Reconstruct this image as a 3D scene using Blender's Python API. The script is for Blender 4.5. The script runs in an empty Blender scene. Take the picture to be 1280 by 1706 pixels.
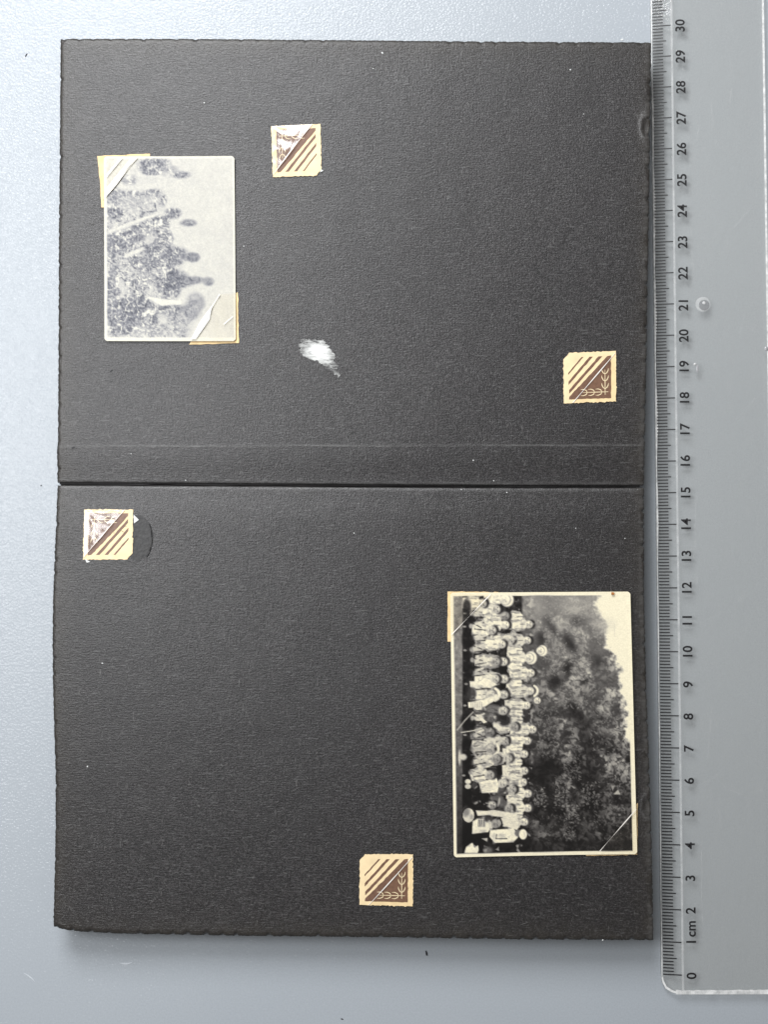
import bpy, bmesh, math, random
import numpy as np
from mathutils import Vector

random.seed(7)
rng = np.random.RandomState(11)
S = bpy.context.scene
COL = S.collection

# ------------------------------------------------------------------ camera
TILT = math.radians(2.48)
DIST = 0.40            # lens to the album page
PAGE_Z = 0.0105        # height of the open album above the mat
FOC = 2153.0           # focal length in photo pixels (photo 1280 x 1706)
LOOK = Vector((0, math.sin(TILT), -math.cos(TILT)))
UPV = Vector((0, math.cos(TILT), math.sin(TILT)))
CAMLOC = Vector((0, 0, PAGE_Z)) - LOOK * DIST
cd = bpy.data.cameras.new('camera')
cd.sensor_fit = 'VERTICAL'
cd.sensor_height = 24.0
cd.lens = 24.0 * FOC / 1706.0
cd.clip_start = 0.01
cd.clip_end = 20
cam = bpy.data.objects.new('camera', cd)
COL.objects.link(cam)
cam.location = CAMLOC
cam.rotation_euler = (TILT, 0, 0)
S.camera = cam

# ------------------------------------------------------------------ light
world = bpy.data.worlds.new('World')
S.world = world
world.use_nodes = True
bg = world.node_tree.nodes['Background']
bg.inputs[0].default_value = (1.0, 0.985, 0.96, 1)
bg.inputs[1].default_value = 0.21


def area_light(name, loc, target, sx, sy, power, color):
    ld = bpy.data.lights.new(name, 'AREA')
    ld.shape = 'RECTANGLE'
    ld.size = sx
    ld.size_y = sy
    ld.energy = power
    ld.color = color
    o = bpy.data.objects.new(name, ld)
    COL.objects.link(o)
    o.location = loc
    d = Vector(target) - Vector(loc)
    o.rotation_euler = d.to_track_quat('-Z', 'Y').to_euler()
    return o


area_light('window_light', (-0.18, 0.50, 0.50), (0.0, 0.04, 0), 0.36, 0.34, 6.6, (0.972, 0.984, 1.0))
area_light('window_light_side', (-0.24, 0.05, 0.44), (-0.04, 0.0, 0), 0.20, 0.26, 1.75, (0.975, 0.985, 1.0))

S.view_settings.view_transform = 'Standard'
S.view_settings.look = 'None'
S.view_settings.exposure = 0.0
S.view_settings.gamma = 1.0
S.view_settings.use_curve_mapping = False
S.render.engine = 'CYCLES'
S.cycles.max_bounces = 10
S.cycles.transparent_max_bounces = 16


# ------------------------------------------------------------------ helpers
def at(px, py, z):
    """numpy: a point measured on the photograph -> its place on the level z (metres)."""
    px = np.asarray(px, float)
    py = np.asarray(py, float)
    a = (px - 640.0) / FOC
    b = -(py - 853.0) / FOC
    dx = a
    dy = LOOK.y + b * UPV.y
    dz = LOOK.z + b * UPV.z
    t = (z - CAMLOC.z) / dz
    return np.stack([CAMLOC.x + t * dx, CAMLOC.y + t * dy, np.zeros_like(t) + z], -1)


GUT_Y = float(at(640, 809, PAGE_Z)[1])


def page_h(x, y):
    """surface height of the open pages at world x, y"""
    d = (y - GUT_Y)
    h = PAGE_Z - 0.0007 * np.exp(-(d / 0.007) ** 2)
    h = h + 0.00018 * np.sin(x * 38 + 1.0 + y * 9) + 0.00014 * np.sin(y * 52 + x * 21)
    return h


def on_page(px, py, off=0.0):
    p = at(px, py, PAGE_Z)
    for _ in range(2):
        p = at(px, py, page_h(p[..., 0], p[..., 1]) + off)
    return p


def link(o, parent=None):
    COL.objects.link(o)
    if parent is not None:
        o.parent = parent
    return o


def np_mesh(name, verts, faces, mat=None, smooth=True):
    me = bpy.data.meshes.new(name)
    me.from_pydata([tuple(v) for v in verts], [], [tuple(f) for f in faces])
    if mat:
        me.materials.append(mat)
    if smooth:
        me.polygons.foreach_set('use_smooth', [True] * len(me.polygons))
    me.update()
    return me


def thing(name, label, cat, loc=(0, 0, 0), group=None):
    o = bpy.data.objects.new(name, None)
    o.empty_display_size = 0.01
    o.location = loc
    o['label'] = label
    o['category'] = cat
    if group:
        o['group'] = group
    COL.objects.link(o)
    return o


def part(name, verts, faces, mat, parent, base=(0, 0, 0), smooth=False, label=None):
    v = np.asarray(verts, float) - np.asarray(base, float)
    me = np_mesh(name, v, faces, mat, smooth)
    o = bpy.data.objects.new(name, me)
    link(o, parent)
    if label:
        o['label'] = label
    return o


def slab(name, top, thick, mat, parent, base, label=None, smooth=False):
    """closed sheet: outline points (n,3) of the top, let down by thick"""
    top = np.asarray(top, float)
    n = len(top)
    # keep counter-clockwise
    a = 0.5 * np.sum(top[:, 0] * np.roll(top[:, 1], -1) - np.roll(top[:, 0], -1) * top[:, 1])
    if a < 0:
        top = top[::-1]
    bot = top.copy()
    bot[:, 2] -= thick
    faces = [tuple(range(n)), tuple(range(2 * n - 1, n - 1, -1))]
    for i in range(n):
        j = (i + 1) % n
        faces.append((i, i + n, j + n, j))
    return part(name, np.vstack([top, bot]), faces, mat, parent, base, smooth, label)


def interp_poly(pts, n):
    """resample a polyline to n points by arc length"""
    p = np.asarray(pts, float)
    d = np.r_[0, np.cumsum(np.hypot(*np.diff(p, axis=0).T))]
    s = np.linspace(0, d[-1], n)
    return np.stack([np.interp(s, d, p[:, 0]), np.interp(s, d, p[:, 1])], -1)


def vnoise(X, Y, scale, seed):
    """smooth value noise on numpy arrays, 0..1"""
    r = np.random.RandomState(seed)
    T = r.rand(64, 64)
    x = X / scale
    y = Y / scale
    xi = np.floor(x).astype(int)
    yi = np.floor(y).astype(int)
    fx = x - xi
    fy = y - yi
    fx = fx * fx * (3 - 2 * fx)
    fy = fy * fy * (3 - 2 * fy)
    g = lambda i, j: T[j % 64, i % 64]
    return (g(xi, yi) * (1 - fx) + g(xi + 1, yi) * fx) * (1 - fy) + (g(xi, yi + 1) * (1 - fx) + g(xi + 1, yi + 1) * fx) * fy


def srgb(c):
    c = np.asarray(c, float)
    return np.where(c <= 0.04045, c / 12.92, ((c + 0.055) / 1.055) ** 2.4)


# ------------------------------------------------------------------ materials
def new_mat(name):
    m = bpy.data.materials.new(name)
    m.use_nodes = True
    nt = m.node_tree
    b = nt.nodes['Principled BSDF']
    return m, nt, b


def node(nt, typ, **kw):
    n = nt.nodes.new(typ)
    for k, v in kw.items():
        setattr(n, k, v)
    return n


def noise(nt, vec, scale, detail=3.0, rough=0.55, dist=0.0):
    n = node(nt, 'ShaderNodeTexNoise')
    n.inputs['Scale'].default_value = scale
    n.inputs['Detail'].default_value = detail
    n.inputs['Roughness'].default_value = rough
    n.inputs['Distortion'].default_value = dist
    nt.links.new(vec, n.inputs['Vector'])
    return n.outputs['Fac']


def ramp(nt, fac, stops):
    r = node(nt, 'ShaderNodeValToRGB')
    el = r.color_ramp.elements
    while len(el) < len(stops):
        el.new(0.5)
    for e, (p, c) in zip(el, stops):
        e.position = p
        e.color = (c, c, c, 1) if isinstance(c, (int, float)) else (*c, 1)
    nt.links.new(fac, r.inputs['Fac'])
    return r.outputs['Color']


def mixc(nt, fac, a, b, mode='MIX'):
    m = node(nt, 'ShaderNodeMix', data_type='RGBA', blend_type=mode)
    for inp, v in ((0, fac), (6, a), (7, b)):
        if isinstance(v, (int, float)):
            m.inputs[inp].default_value = v
        elif isinstance(v, tuple):
            m.inputs[inp].default_value = (*v, 1)
        else:
            nt.links.new(v, m.inputs[inp])
    return m.outputs[2]


def scaled(nt, vec, s):
    m = node(nt, 'ShaderNodeMapping')
    m.inputs['Scale'].default_value = s
    nt.links.new(vec, m.inputs['Vector'])
    return m.outputs['Vector']


def bump(nt, height, strength, dist, normal=None):
    b = node(nt, 'ShaderNodeBump')
    b.inputs['Strength'].default_value = strength
    b.inputs['Distance'].default_value = dist
    nt.links.new(height, b.inputs['Height'])
    if normal is not None:
        nt.links.new(normal, b.inputs['Normal'])
    return b.outputs['Normal']


def objco(nt):
    return node(nt, 'ShaderNodeTexCoord').outputs['Object']


def plain(name, col, rough=0.6, spec=0.3, bumpscale=None, bstr=0.2, bdist=0.00005, vary=0.0, vscale=300):
    m, nt, b = new_mat(name)
    b.inputs['Base Color'].default_value = (*col, 1)
    b.inputs['Roughness'].default_value = rough
    b.inputs['Specular IOR Level'].default_value = spec
    co = objco(nt)
    if vary:
        f = noise(nt, co, vscale, 5)
        c = ramp(nt, f, [(0.3, tuple(x * (1 - vary) for x in col)), (0.7, tuple(min(1, x * (1 + vary)) for x in col))])
        nt.links.new(c, b.inputs['Base Color'])
    if bumpscale:
        nt.links.new(bump(nt, noise(nt, co, bumpscale, 3), bstr, bdist), b.inputs['Normal'])
    return m


# --- grey vinyl mat with a fine grain
def make_mat_material():
    m, nt, b = new_mat('grey_vinyl')
    co = objco(nt)
    big = noise(nt, co, 9, 3)
    col = ramp(nt, big, [(0.3, (0.334, 0.362, 0.392)), (0.7, (0.350, 0.378, 0.406))])
    blot = noise(nt, co, 1900, 2)
    col = mixc(nt, 1.0, col, ramp(nt, blot, [(0.3, 0.95), (0.7, 1.05)]), 'MULTIPLY')
    nt.links.new(col, b.inputs['Base Color'])
    b.inputs['Roughness'].default_value = 0.6
    b.inputs['Specular IOR Level'].default_value = 0.15
    b.inputs['Coat Weight'].default_value = 0.62
    b.inputs['Coat Roughness'].default_value = 0.17
    b.inputs['Coat IOR'].default_value = 1.45
    g1 = noise(nt, co, 1350, 1.0, 0.5)
    n1 = bump(nt, g1, 1.0, 0.00024)
    g2 = noise(nt, co, 2300, 1, 0.5)
    n2 = bump(nt, g2, 0.2, 0.0001, n1)
    nt.links.new(n2, b.inputs['Coat Normal'])
    return m


# --- black album card with long fibres, browned rim
def make_page_material(name, crease_y=None):
    m, nt, b = new_mat(name)
    co = objco(nt)
    n0 = noise(nt, co, 32, 4)
    base = ramp(nt, n0, [(0.25, (0.0126, 0.0114, 0.0119)), (0.75, (0.0168, 0.0152, 0.0155))])
    # felt grain
    g = noise(nt, co, 1900, 3, 0.7)
    base = mixc(nt, 1.0, base, ramp(nt, g, [(0.30, 0.25), (0.5, 0.90), (0.68, 2.9)]), 'MULTIPLY')
    # pale fibres running across
    fv = scaled(nt, co, (330, 2600, 1))
    f = noise(nt, fv, 1.0, 2, 0.5, 0.7)
    fib = ramp(nt, f, [(0.60, 0.0), (0.70, 1.0)])
    fv2 = scaled(nt, co, (1500, 500, 1))
    f2 = ramp(nt, noise(nt, fv2, 1.0, 2, 0.5, 1.2), [(0.63, 0.0), (0.73, 1.0)])
    base = mixc(nt, mixc(nt, 1.0, fib, (0.5, 0.5, 0.5), 'MULTIPLY'), base, (0.098, 0.097, 0.097))
    base = mixc(nt, mixc(nt, 1.0, f2, (0.45, 0.45, 0.45), 'MULTIPLY'), base, (0.11, 0.107, 0.104))
    # browned, rubbed rim
    at_ = node(nt, 'ShaderNodeAttribute', attribute_name='rim')
    rimn = noise(nt, co, 260, 4)
    rim = mixc(nt, 1.0, at_.outputs['Color'], ramp(nt, rimn, [(0.25, 0.25), (0.75, 1.0)]), 'MULTIPLY')
    base = mixc(nt, rim, base, (0.034, 0.029, 0.022))
    wr = node(nt, 'ShaderNodeAttribute', attribute_name='wear')
    wn = noise(nt, scaled(nt, co, (180, 900, 1)), 1.0, 5, 0.7)
    wear = mixc(nt, 1.0, wr.outputs['Color'], ramp(nt, wn, [(0.30, 0.05), (0.62, 1.0)]), 'MULTIPLY')
    base = mixc(nt, wear, base, (0.15, 0.148, 0.145))
    nt.links.new(base, b.inputs['Base Color'])
    b.inputs['Roughness'].default_value = 0.7
    b.inputs['Specular IOR Level'].default_value = 0.12
    b.inputs['Coat Weight'].default_value = 0.85
    b.inputs['Coat Roughness'].default_value = 0.33
    b.inputs['Coat IOR'].default_value = 1.52
    h1 = noise(nt, scaled(nt, co, (500, 2200, 1)), 1.0, 3, 0.6)
    nn = bump(nt, h1, 0.5, 0.00018)
    nn = bump(nt, noise(nt, scaled(nt, co, (2300, 520, 1)), 1.0, 2, 0.6), 0.35, 0.00016, nn)
    nn = bump(nt, noise(nt, co, 500, 3), 0.12, 0.00018, nn)
    nn = bump(nt, g, 0.65, 0.00018, nn)
    nt.links.new(nn, b.inputs['Coat Normal'])
    nt.links.new(bump(nt, h1, 0.22, 0.00014), b.inputs['Normal'])
    return m


def make_print_material(name, rough, blo=0.3):
    m, nt, b = new_mat(name)
    a = node(nt, 'ShaderNodeAttribute', attribute_name='Col')
    co = objco(nt)
    n = noise(nt, co, 2200, 2)
    c = mixc(nt, 1.0, a.outputs['Color'], ramp(nt, n, [(0.3, 0.90), (0.7, 1.06)]), 'MULTIPLY')
    nt.links.new(c, b.inputs['Base Color'])
    b.inputs['Roughness'].default_value = rough
    b.inputs['Specular IOR Level'].default_value = 0.45
    nt.links.new(bump(nt, noise(nt, co, 500, 4), blo, 0.00006), b.inputs['Normal'])
    return m


def schlick(nt, f0):
    lw = node(nt, 'ShaderNodeLayerWeight')
    lw.inputs['Blend'].default_value = 0.5
    p = node(nt, 'ShaderNodeMath', operation='POWER')
    p.inputs[1].default_value = 5.0
    nt.links.new(lw.outputs['Facing'], p.inputs[0])
    q = node(nt, 'ShaderNodeMath', operation='MULTIPLY_ADD')
    q.inputs[1].default_value = 1 - f0
    q.inputs[2].default_value = f0
    nt.links.new(p.outputs[0], q.inputs[0])
    return q.outputs[0]


def make_cellophane(name, tint, fac, rough, bstr):
    m = bpy.data.materials.new(name)
    m.use_nodes = True
    nt = m.node_tree
    nt.nodes.clear()
    out = node(nt, 'ShaderNodeOutputMaterial')
    tr = node(nt, 'ShaderNodeBsdfTransparent')
    tr.inputs[0].default_value = (*tint, 1)
    gl = node(nt, 'ShaderNodeBsdfGlossy')
    gl.inputs['Roughness'].default_value = rough
    co = objco(nt)
    nrm = bump(nt, noise(nt, scaled(nt, co, (240, 110, 1)), 1.0, 1, 0.4, 1.5), bstr, 0.0016)
    nt.links.new(nrm, gl.inputs['Normal'])
    mx = node(nt, 'ShaderNodeMixShader')
    nt.links.new(schlick(nt, 0.04 + fac), mx.inputs[0])
    nt.links.new(tr.outputs[0], mx.inputs[1])
    nt.links.new(gl.outputs[0], mx.inputs[2])
    nt.links.new(mx.outputs[0], out.inputs[0])
    return m


def make_acrylic():
    m = bpy.data.materials.new('clear_acrylic')
    m.use_nodes = True
    nt = m.node_tree
    nt.nodes.clear()
    out = node(nt, 'ShaderNodeOutputMaterial')
    co = objco(nt)
    tr = node(nt, 'ShaderNodeBsdfTransparent')
    tr.inputs[0].default_value = (0.98, 0.975, 0.962, 1)
    gl = node(nt, 'ShaderNodeBsdfGlossy')
    gl.inputs['Roughness'].default_value = 0.12
    df = node(nt, 'ShaderNodeBsdfDiffuse')
    df.inputs[0].default_value = (0.62, 0.62, 0.62, 1)
    scr = noise(nt, scaled(nt, co, (420, 90, 1)), 1.0, 6, 0.75, 2.5)
    haze = ramp(nt, scr, [(0.35, 0.02), (0.62, 0.05), (0.70, 0.13), (0.74, 0.05)])
    nrm = bump(nt, noise(nt, co, 120, 3), 0.15, 0.0006)
    nt.links.new(nrm, gl.inputs['Normal'])
    m1 = node(nt, 'ShaderNodeMixShader')
    nt.links.new(haze, m1.inputs[0])
    nt.links.new(tr.outputs[0], m1.inputs[1])
    nt.links.new(df.outputs[0], m1.inputs[2])
    m2 = node(nt, 'ShaderNodeMixShader')
    nt.links.new(schlick(nt, 0.035), m2.inputs[0])
    nt.links.new(m1.outputs[0], m2.inputs[1])
    nt.links.new(gl.outputs[0], m2.inputs[2])
    nt.links.new(m2.outputs[0], out.inputs[0])
    return m


def make_frosted(name='frosted_edge', dens=0.6, lo=0.35):
    m = bpy.data.materials.new(name)
    m.use_nodes = True
    nt = m.node_tree
    nt.nodes.clear()
    out = node(nt, 'ShaderNodeOutputMaterial')
    co = objco(nt)
    tr = node(nt, 'ShaderNodeBsdfTransparent')
    df = node(nt, 'ShaderNodeBsdfPrincipled')
    df.inputs['Base Color'].default_value = (0.80, 0.80, 0.79, 1)
    df.inputs['Roughness'].default_value = 0.25
    n = noise(nt, co, 420, 4, 0.6)
    f = ramp(nt, n, [(0.3, lo), (0.65, dens)])
    mx = node(nt, 'ShaderNodeMixShader')
    nt.links.new(f, mx.inputs[0])
    nt.links.new(tr.outputs[0], mx.inputs[1])
    nt.links.new(df.outputs[0], mx.inputs[2])
    nt.links.new(mx.outputs[0], out.inputs[0])
    return m


def make_residue(name='torn_paper'):
    m = bpy.data.materials.new(name)
    m.use_nodes = True
    nt = m.node_tree
    nt.nodes.clear()
    out = node(nt, 'ShaderNodeOutputMaterial')
    co = objco(nt)
    tr = node(nt, 'ShaderNodeBsdfTransparent')
    df = node(nt, 'ShaderNodeBsdfPrincipled')
    df.inputs['Base Color'].default_value = (0.78, 0.79, 0.77, 1)
    df.inputs['Roughness'].default_value = 0.8
    mp = node(nt, 'ShaderNodeMapping')
    mp.inputs['Rotation'].default_value = (0, 0, math.radians(20))
    mp.inputs['Scale'].default_value = (420, 1500, 1)
    nt.links.new(co, mp.inputs['Vector'])
    n = noise(nt, mp.outputs[0], 1.0, 4, 0.7, 0.6)
    dn = node(nt, 'ShaderNodeAttribute', attribute_name='dens')
    ad = node(nt, 'ShaderNodeMath', operation='ADD')
    nt.links.new(n, ad.inputs[0])
    nt.links.new(dn.outputs['Fac'], ad.inputs[1])
    f = ramp(nt, ad.outputs[0], [(0.42, 0.0), (0.68, 0.52), (0.98, 0.95)])
    mx = node(nt, 'ShaderNodeMixShader')
    nt.links.new(f, mx.inputs[0])
    nt.links.new(tr.outputs[0], mx.inputs[1])
    nt.links.new(df.outputs[0], mx.inputs[2])
    nt.links.new(mx.outputs[0], out.inputs[0])
    return m


M_VINYL = make_mat_material()
M_PAGE = make_page_material('black_album_card')
M_LEAF = plain('black_leaf_edge', (0.022, 0.021, 0.021), 0.75, 0.3, 900, 0.4, 0.0001, 0.3, 500)
M_CREAM = plain('cream_gummed_paper', (0.77, 0.61, 0.37), 0.62, 0.3, 1400, 0.25, 0.00006, 0.11, 260)
M_CREAMOLD = plain('aged_cream_paper', (0.72, 0.53, 0.28), 0.65, 0.3, 1400, 0.25, 0.00006, 0.16, 300)
M_BROWN = plain('brown_print', (0.155, 0.084, 0.056), 0.42, 0.35, 1800, 0.15, 0.00004, 0.22, 900)
M_WHEAT = plain('cream_print', (0.74, 0.63, 0.43), 0.5, 0.3)
M_CELLO = make_cellophane('cellophane', (0.97, 0.96, 0.94), 0.05, 0.22, 0.2)
M_CELLOFLAT = make_cellophane('cellophane_flat', (1.0, 0.985, 0.95), -0.005, 0.25, 0.08)
M_GLARE = make_frosted('cellophane_glare', 0.85, 0.45)
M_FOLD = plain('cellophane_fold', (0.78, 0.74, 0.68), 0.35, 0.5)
M_PRINT1 = make_print_material('silvered_photo_print', 0.34, 0.5)
M_PRINT2 = make_print_material('glossy_photo_print', 0.30, 0.25)
M_PAPERBACK = plain('photo_paper_core', (0.70, 0.64, 0.50), 0.6, 0.3)
M_ACRYL = make_acrylic()
M_FROST = make_frosted('frosted_edge', 0.85, 0.30)
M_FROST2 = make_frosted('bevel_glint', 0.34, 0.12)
M_INK = plain('black_ink', (0.012, 0.012, 0.013), 0.45, 0.4)
M_RESID = make_residue()
M_GLUE = plain('dried_glue', (0.019, 0.0185, 0.0185), 0.5, 0.45, 900, 0.5, 0.00025, 0.6, 1500)
M_GLUERIM = plain('dried_glue_rim', (0.007, 0.007, 0.007), 0.6, 0.2, 1200, 0.6, 0.0002)
M_SPECK = plain('white_paper_speck', (0.62, 0.63, 0.62), 0.7, 0.3)
M_DARKSPECK = plain('dark_speck', (0.02, 0.02, 0.022), 0.7, 0.3)
M_RUST = plain('rust_stain', (0.34, 0.13, 0.035), 0.7, 0.2, None, 0, 0, 0.3, 900)


# ------------------------------------------------------------------ setting: the mat
def grid_faces(nx, ny):
    i = np.arange(nx - 1)
    j = np.arange(ny - 1)
    I, J = np.meshgrid(i, j)
    a = (J * nx + I).ravel()
    return np.stack([a, a + nx, a + nx + 1, a + 1], -1)


X0, X1, Y0, Y1 = -0.40, 0.40, -0.42, 0.42
mb = [(X0, Y0, 0), (X1, Y0, 0), (X1, Y1, 0), (X0, Y1, 0), (X0, Y0, -.004), (X1, Y0, -.004), (X1, Y1, -.004), (X0, Y1, -.004)]
mat_me = np_mesh('tabletop_mat', mb, [(0, 1, 2, 3), (7, 6, 5, 4), (0, 4, 5, 1), (1, 5, 6, 2), (2, 6, 7, 3), (3, 7, 4, 0)], M_VINYL, False)
mat_o = bpy.data.objects.new('tabletop_mat', mat_me)
link(mat_o)
mat_o['kind'] = 'structure'
mat_o['label'] = 'pale blue grey grained vinyl mat under the album'


def blob(name, px, py, rx, ry, ang, mat, parent, base, z=None, thick=0.00012, n=11, jag=0.3, label=None):
    """small irregular chip (sizes in photo pixels)"""
    c, s = math.cos(ang), math.sin(ang)
    pts = []
    for k in range(n):
        t = 2 * math.pi * k / n
        r = 1 + random.uniform(-jag, jag)
        x, y = rx * r * math.cos(t), ry * r * math.sin(t)
        pts.append((px + x * c - y * s, py + x * s + y * c))
    pts = np.array(pts)
    top = on_page(pts[:, 0], pts[:, 1], thick) if z is None else at(pts[:, 0], pts[:, 1], z + thick)
    return slab(name, top, thick * 0.9, mat, parent, base, label)


def crescent(name, px, py, r, a0, a1, w, mat, parent, base, z):
    n = 14
    out, inn = [], []
    for k in range(n + 1):
        t = a0 + (a1 - a0) * k / n
        ww = w * math.sin(math.pi * k / n) + 0.12
        out.append((px + r * math.cos(t), py + r * math.sin(t)))
        inn.append((px + (r - ww) * math.cos(t), py + (r - ww) * math.sin(t)))
    p = np.array(out + inn[::-1])
    return slab(name, at(p[:, 0], p[:, 1], z + 0.0001), 0.00009, mat, parent, base)


M_SCUFF_GLINT = plain('scuff_highlight', (0.50, 0.53, 0.56), 0.3, 0.5)
crescent('dent', 209, 1588, 19, math.radians(50), math.radians(125), 2.4, M_SCUFF_GLINT, mat_o, (0, 0, 0), 0)  # highlight of the dent painted as a pale crescent
crescent('dent', 30, 1652, 32, math.radians(-75), math.radians(-30), 1.8, M_SCUFF_GLINT, mat_o, (0, 0, 0), 0)
blob('dust_speck', 711, 1588, 2.0, 5.2, -0.2, M_DARKSPECK, mat_o, (0, 0, 0), 0.0)
blob('dust_speck', 43, 92, 1.0, 3.2, 0.6, M_DARKSPECK, mat_o, (0, 0, 0), 0.0)
blob('dust_speck', 570, 1698, 2.2, 1.0, 0.3, M_DARKSPECK, mat_o, (0, 0, 0), 0.0)
blob('dust_speck', 68, 809, 1.3, 1.1, 0.3, M_DARKSPECK, mat_o, (0, 0, 0), 0.0)
blob('dust_speck', 1037, 66, 2.4, 1.2, 0.0, M_SPECK, mat_o, (0, 0, 0), 0.0)

# ------------------------------------------------------------------ the album
album = thing('photo_album', 'open black photo album with deckled card pages lying on the grey mat', 'photo album', (0, GUT_Y, 0))
ABASE = (0, GUT_Y, 0)

UP_L = [(100, 64), (99, 200), (97, 420), (96.5, 560), (95.5, 730), (94, 752), (95, 804)]
UP_R = [(1086, 70), (1084, 250), (1081, 430), (1079, 560), (1076, 720), (1074, 808.5)]
UP_T = [(100, 64), (300, 64), (500, 65.5), (820, 68.5), (1086, 70)]
UP_B = [(95, 804), (300, 805.2), (640, 807.6), (860, 808.6), (1074, 808.5)]
LO_T = [(95, 808.6), (300, 809.6), (640, 812), (860, 812.9), (1074, 812.9)]
LO_L = [(95, 808.6), (92.5, 870), (88.5, 960), (86.5, 1050), (87, 1130), (89, 1210), (91.5, 1290), (91.5, 1380), (90, 1450), (88, 1545)]
LO_R = [(1074, 812.9), (1074.5, 1000), (1078, 1150), (1082, 1250), (1085, 1340), (1088, 1450), (1090, 1567)]
LO_B = [(88, 1545), (118, 1551.5), (200, 1556), (400, 1559.5), (640, 1562), (860, 1565.5), (1090, 1567)]


def coons(L, R, T, B, nx, ny):
    l, r = interp_poly(L, ny), interp_poly(R, ny)
    t, b = interp_poly(T, nx), interp_poly(B, nx)
    u = np.linspace(0, 1, nx)[None, :, None]
    v = np.linspace(0, 1, ny)[:, None, None]
    P = (1 - v) * t[None] + v * b[None] + (1 - u) * l[:, None] + u * r[:, None]
    P -= (1 - u) * (1 - v) * t[0] + u * (1 - v) * t[-1] + (1 - u) * v * b[0] + u * v * b[-1]
    return P


def deckle(n, length_px, seed, period=26.5):
    """notch strength 0..1 along an edge"""
    r = np.random.RandomState(seed)
    s = np.linspace(0, length_px, n)
    f = np.zeros(n)
    x = r.uniform(4, 20)
    while x < length_px:
        w = r.uniform(1.9, 3.2)
        f = np.maximum(f, r.choice([0.15, 0.4, 0.7, 1.0]) * np.exp(-((s - x) / w) ** 2))
        x += period * r.uniform(0.82, 1.18)
    return f


def make_page(name, L, R, T, B, seed, which, label):
    nx, ny = 400, 300
    P = coons(L, R, T, B, nx, ny)
    U = np.linspace(0, 986, nx)[None, :] + np.zeros((ny, 1))
    V = np.linspace(0, 742, ny)[:, None] + np.zeros((1, nx))
    hdrop = np.zeros((ny, nx))
    rim = np.zeros((ny, nx))
    wear = np.zeros((ny, nx))
    edges = {'L': (U, 0), 'R': (986 - U, 0), 'T': (V, 1), 'B': (742 - V, 1)}
    for k, (d, ax) in edges.items():
        gut = (which == 'up' and k == 'B') or (which == 'lo' and k == 'T')
        ln = 742 if ax == 0 else 986
        n = ny if ax == 0 else nx
        f = deckle(n, ln, seed + ord(k))
        F = f[:, None] if ax == 0 else f[None, :]
        if not gut:
            push = np.exp(-d / 1.5)
            amp = {'L': .8, 'T': .6, 'R': .9, 'B': .8}[k]
            sg = {'L': (1, 0), 'R': (-1, 0), 'T': (0, 1), 'B': (0, -1)}[k]
            P[..., 0] += sg[0] * amp * F * push
            P[..., 1] += sg[1] * amp * F * push
            jit = np.random.RandomState(seed + 5 + ord(k)).randn(n) * 0.28
            J = jit[:, None] if ax == 0 else jit[None, :]
            P[..., 0] += sg[0] * J * push
            P[..., 1] += sg[1] * J * push
            hdrop += (0.0011 if k in 'BR' else 0.0005) * F * np.exp(-(d / 4.5) ** 2)
            hdrop += 0.00035 * np.exp(-(d / 3.0) ** 2)
            rim = np.maximum(rim, np.exp(-d / 20.0) * 0.8)
            if k == 'R':
                wear = np.maximum(wear, 0.30 * np.exp(-((d - 4) / 4.5) ** 2) * (vnoise(V, U, 22, seed + 3) > 0.35))
        else:
            hdrop += 0.00022 * np.exp(-(d / 2.0) ** 2)
            if which == 'up':
                wear = np.maximum(wear, 0.42 * np.exp(-((d - 3.0) / 2.0) ** 2))
            else:
                wear = np.maximum(wear, 0.22 * np.exp(-((d - 2.0) / 5.0) ** 2))
    # curled, split place on the right rim
    for cx, cy, r, a in (((1077, 212, 12, 0.00025),) if which == 'up' else ((1079, 1345, 12, 0.0003),)):
        dd = np.hypot((P[..., 0] - cx) / 0.45, P[..., 1] - cy) / r
        hdrop += a * (np.exp(-dd ** 2) - 0.9 * np.exp(-((dd - 1.6) / 0.45) ** 2))
        wear = np.maximum(wear, 0.34 * np.exp(-((dd - 1.6) / 0.25) ** 2) * (vnoise(P[..., 0], P[..., 1], 6, 3) > .4) * (P[..., 0] < cx + 6))
        if which == 'up':
            P[..., 0] -= 3.0 * np.exp(-((P[..., 1] - 222) / 9.0) ** 2) * np.exp(-(986 - U) / 3)
    if which == 'up':     # scored hinge line
        yc = 744.0 - 3.0 * (P[..., 0] / 1280)
        dc = P[..., 1] - yc
        hdrop -= 0.00004 * np.exp(-(dc / 1.8) ** 2)
        wear = np.maximum(wear, 0.55 * np.exp(-(dc / 1.2) ** 2))
    top = on_page(P[..., 0], P[..., 1])
    top[..., 2] -= hdrop
    top[..., 2] += 0.00008 * (vnoise(P[..., 0], P[..., 1], 40, seed) - 0.5)
    top = top.reshape(-1, 3)
    F = grid_faces(nx, ny)
    ring = np.r_[np.arange(nx), (np.arange(1, ny) * nx + nx - 1), ((ny - 1) * nx + np.arange(nx - 2, -1, -1)), (np.arange(ny - 2, 0, -1) * nx)]
    bot = top[ring].copy()
    bot[:, 2] -= 0.0009
    n0 = len(top)
    m = len(ring)
    k = np.arange(m)
    k2 = (k + 1) % m
    side = np.stack([ring[k], ring[k2], n0 + k2, n0 + k], -1)
    verts = np.vstack([top, bot])
    faces = [tuple(f) for f in F] + [tuple(f) for f in side] + [tuple(n0 + np.arange(m))]
    o = part(name, verts, faces, M_PAGE, album, ABASE, True, label)
    me = o.data
    for nm, arr in (('rim', rim), ('wear', wear)):
        a = me.attributes.new(nm, 'FLOAT', 'POINT')
        a.data.foreach_set('value', np.r_[arr.ravel(), np.full(m, 0.5 if nm == 'rim' else 0.0)].astype(np.float32))
    return o


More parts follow.
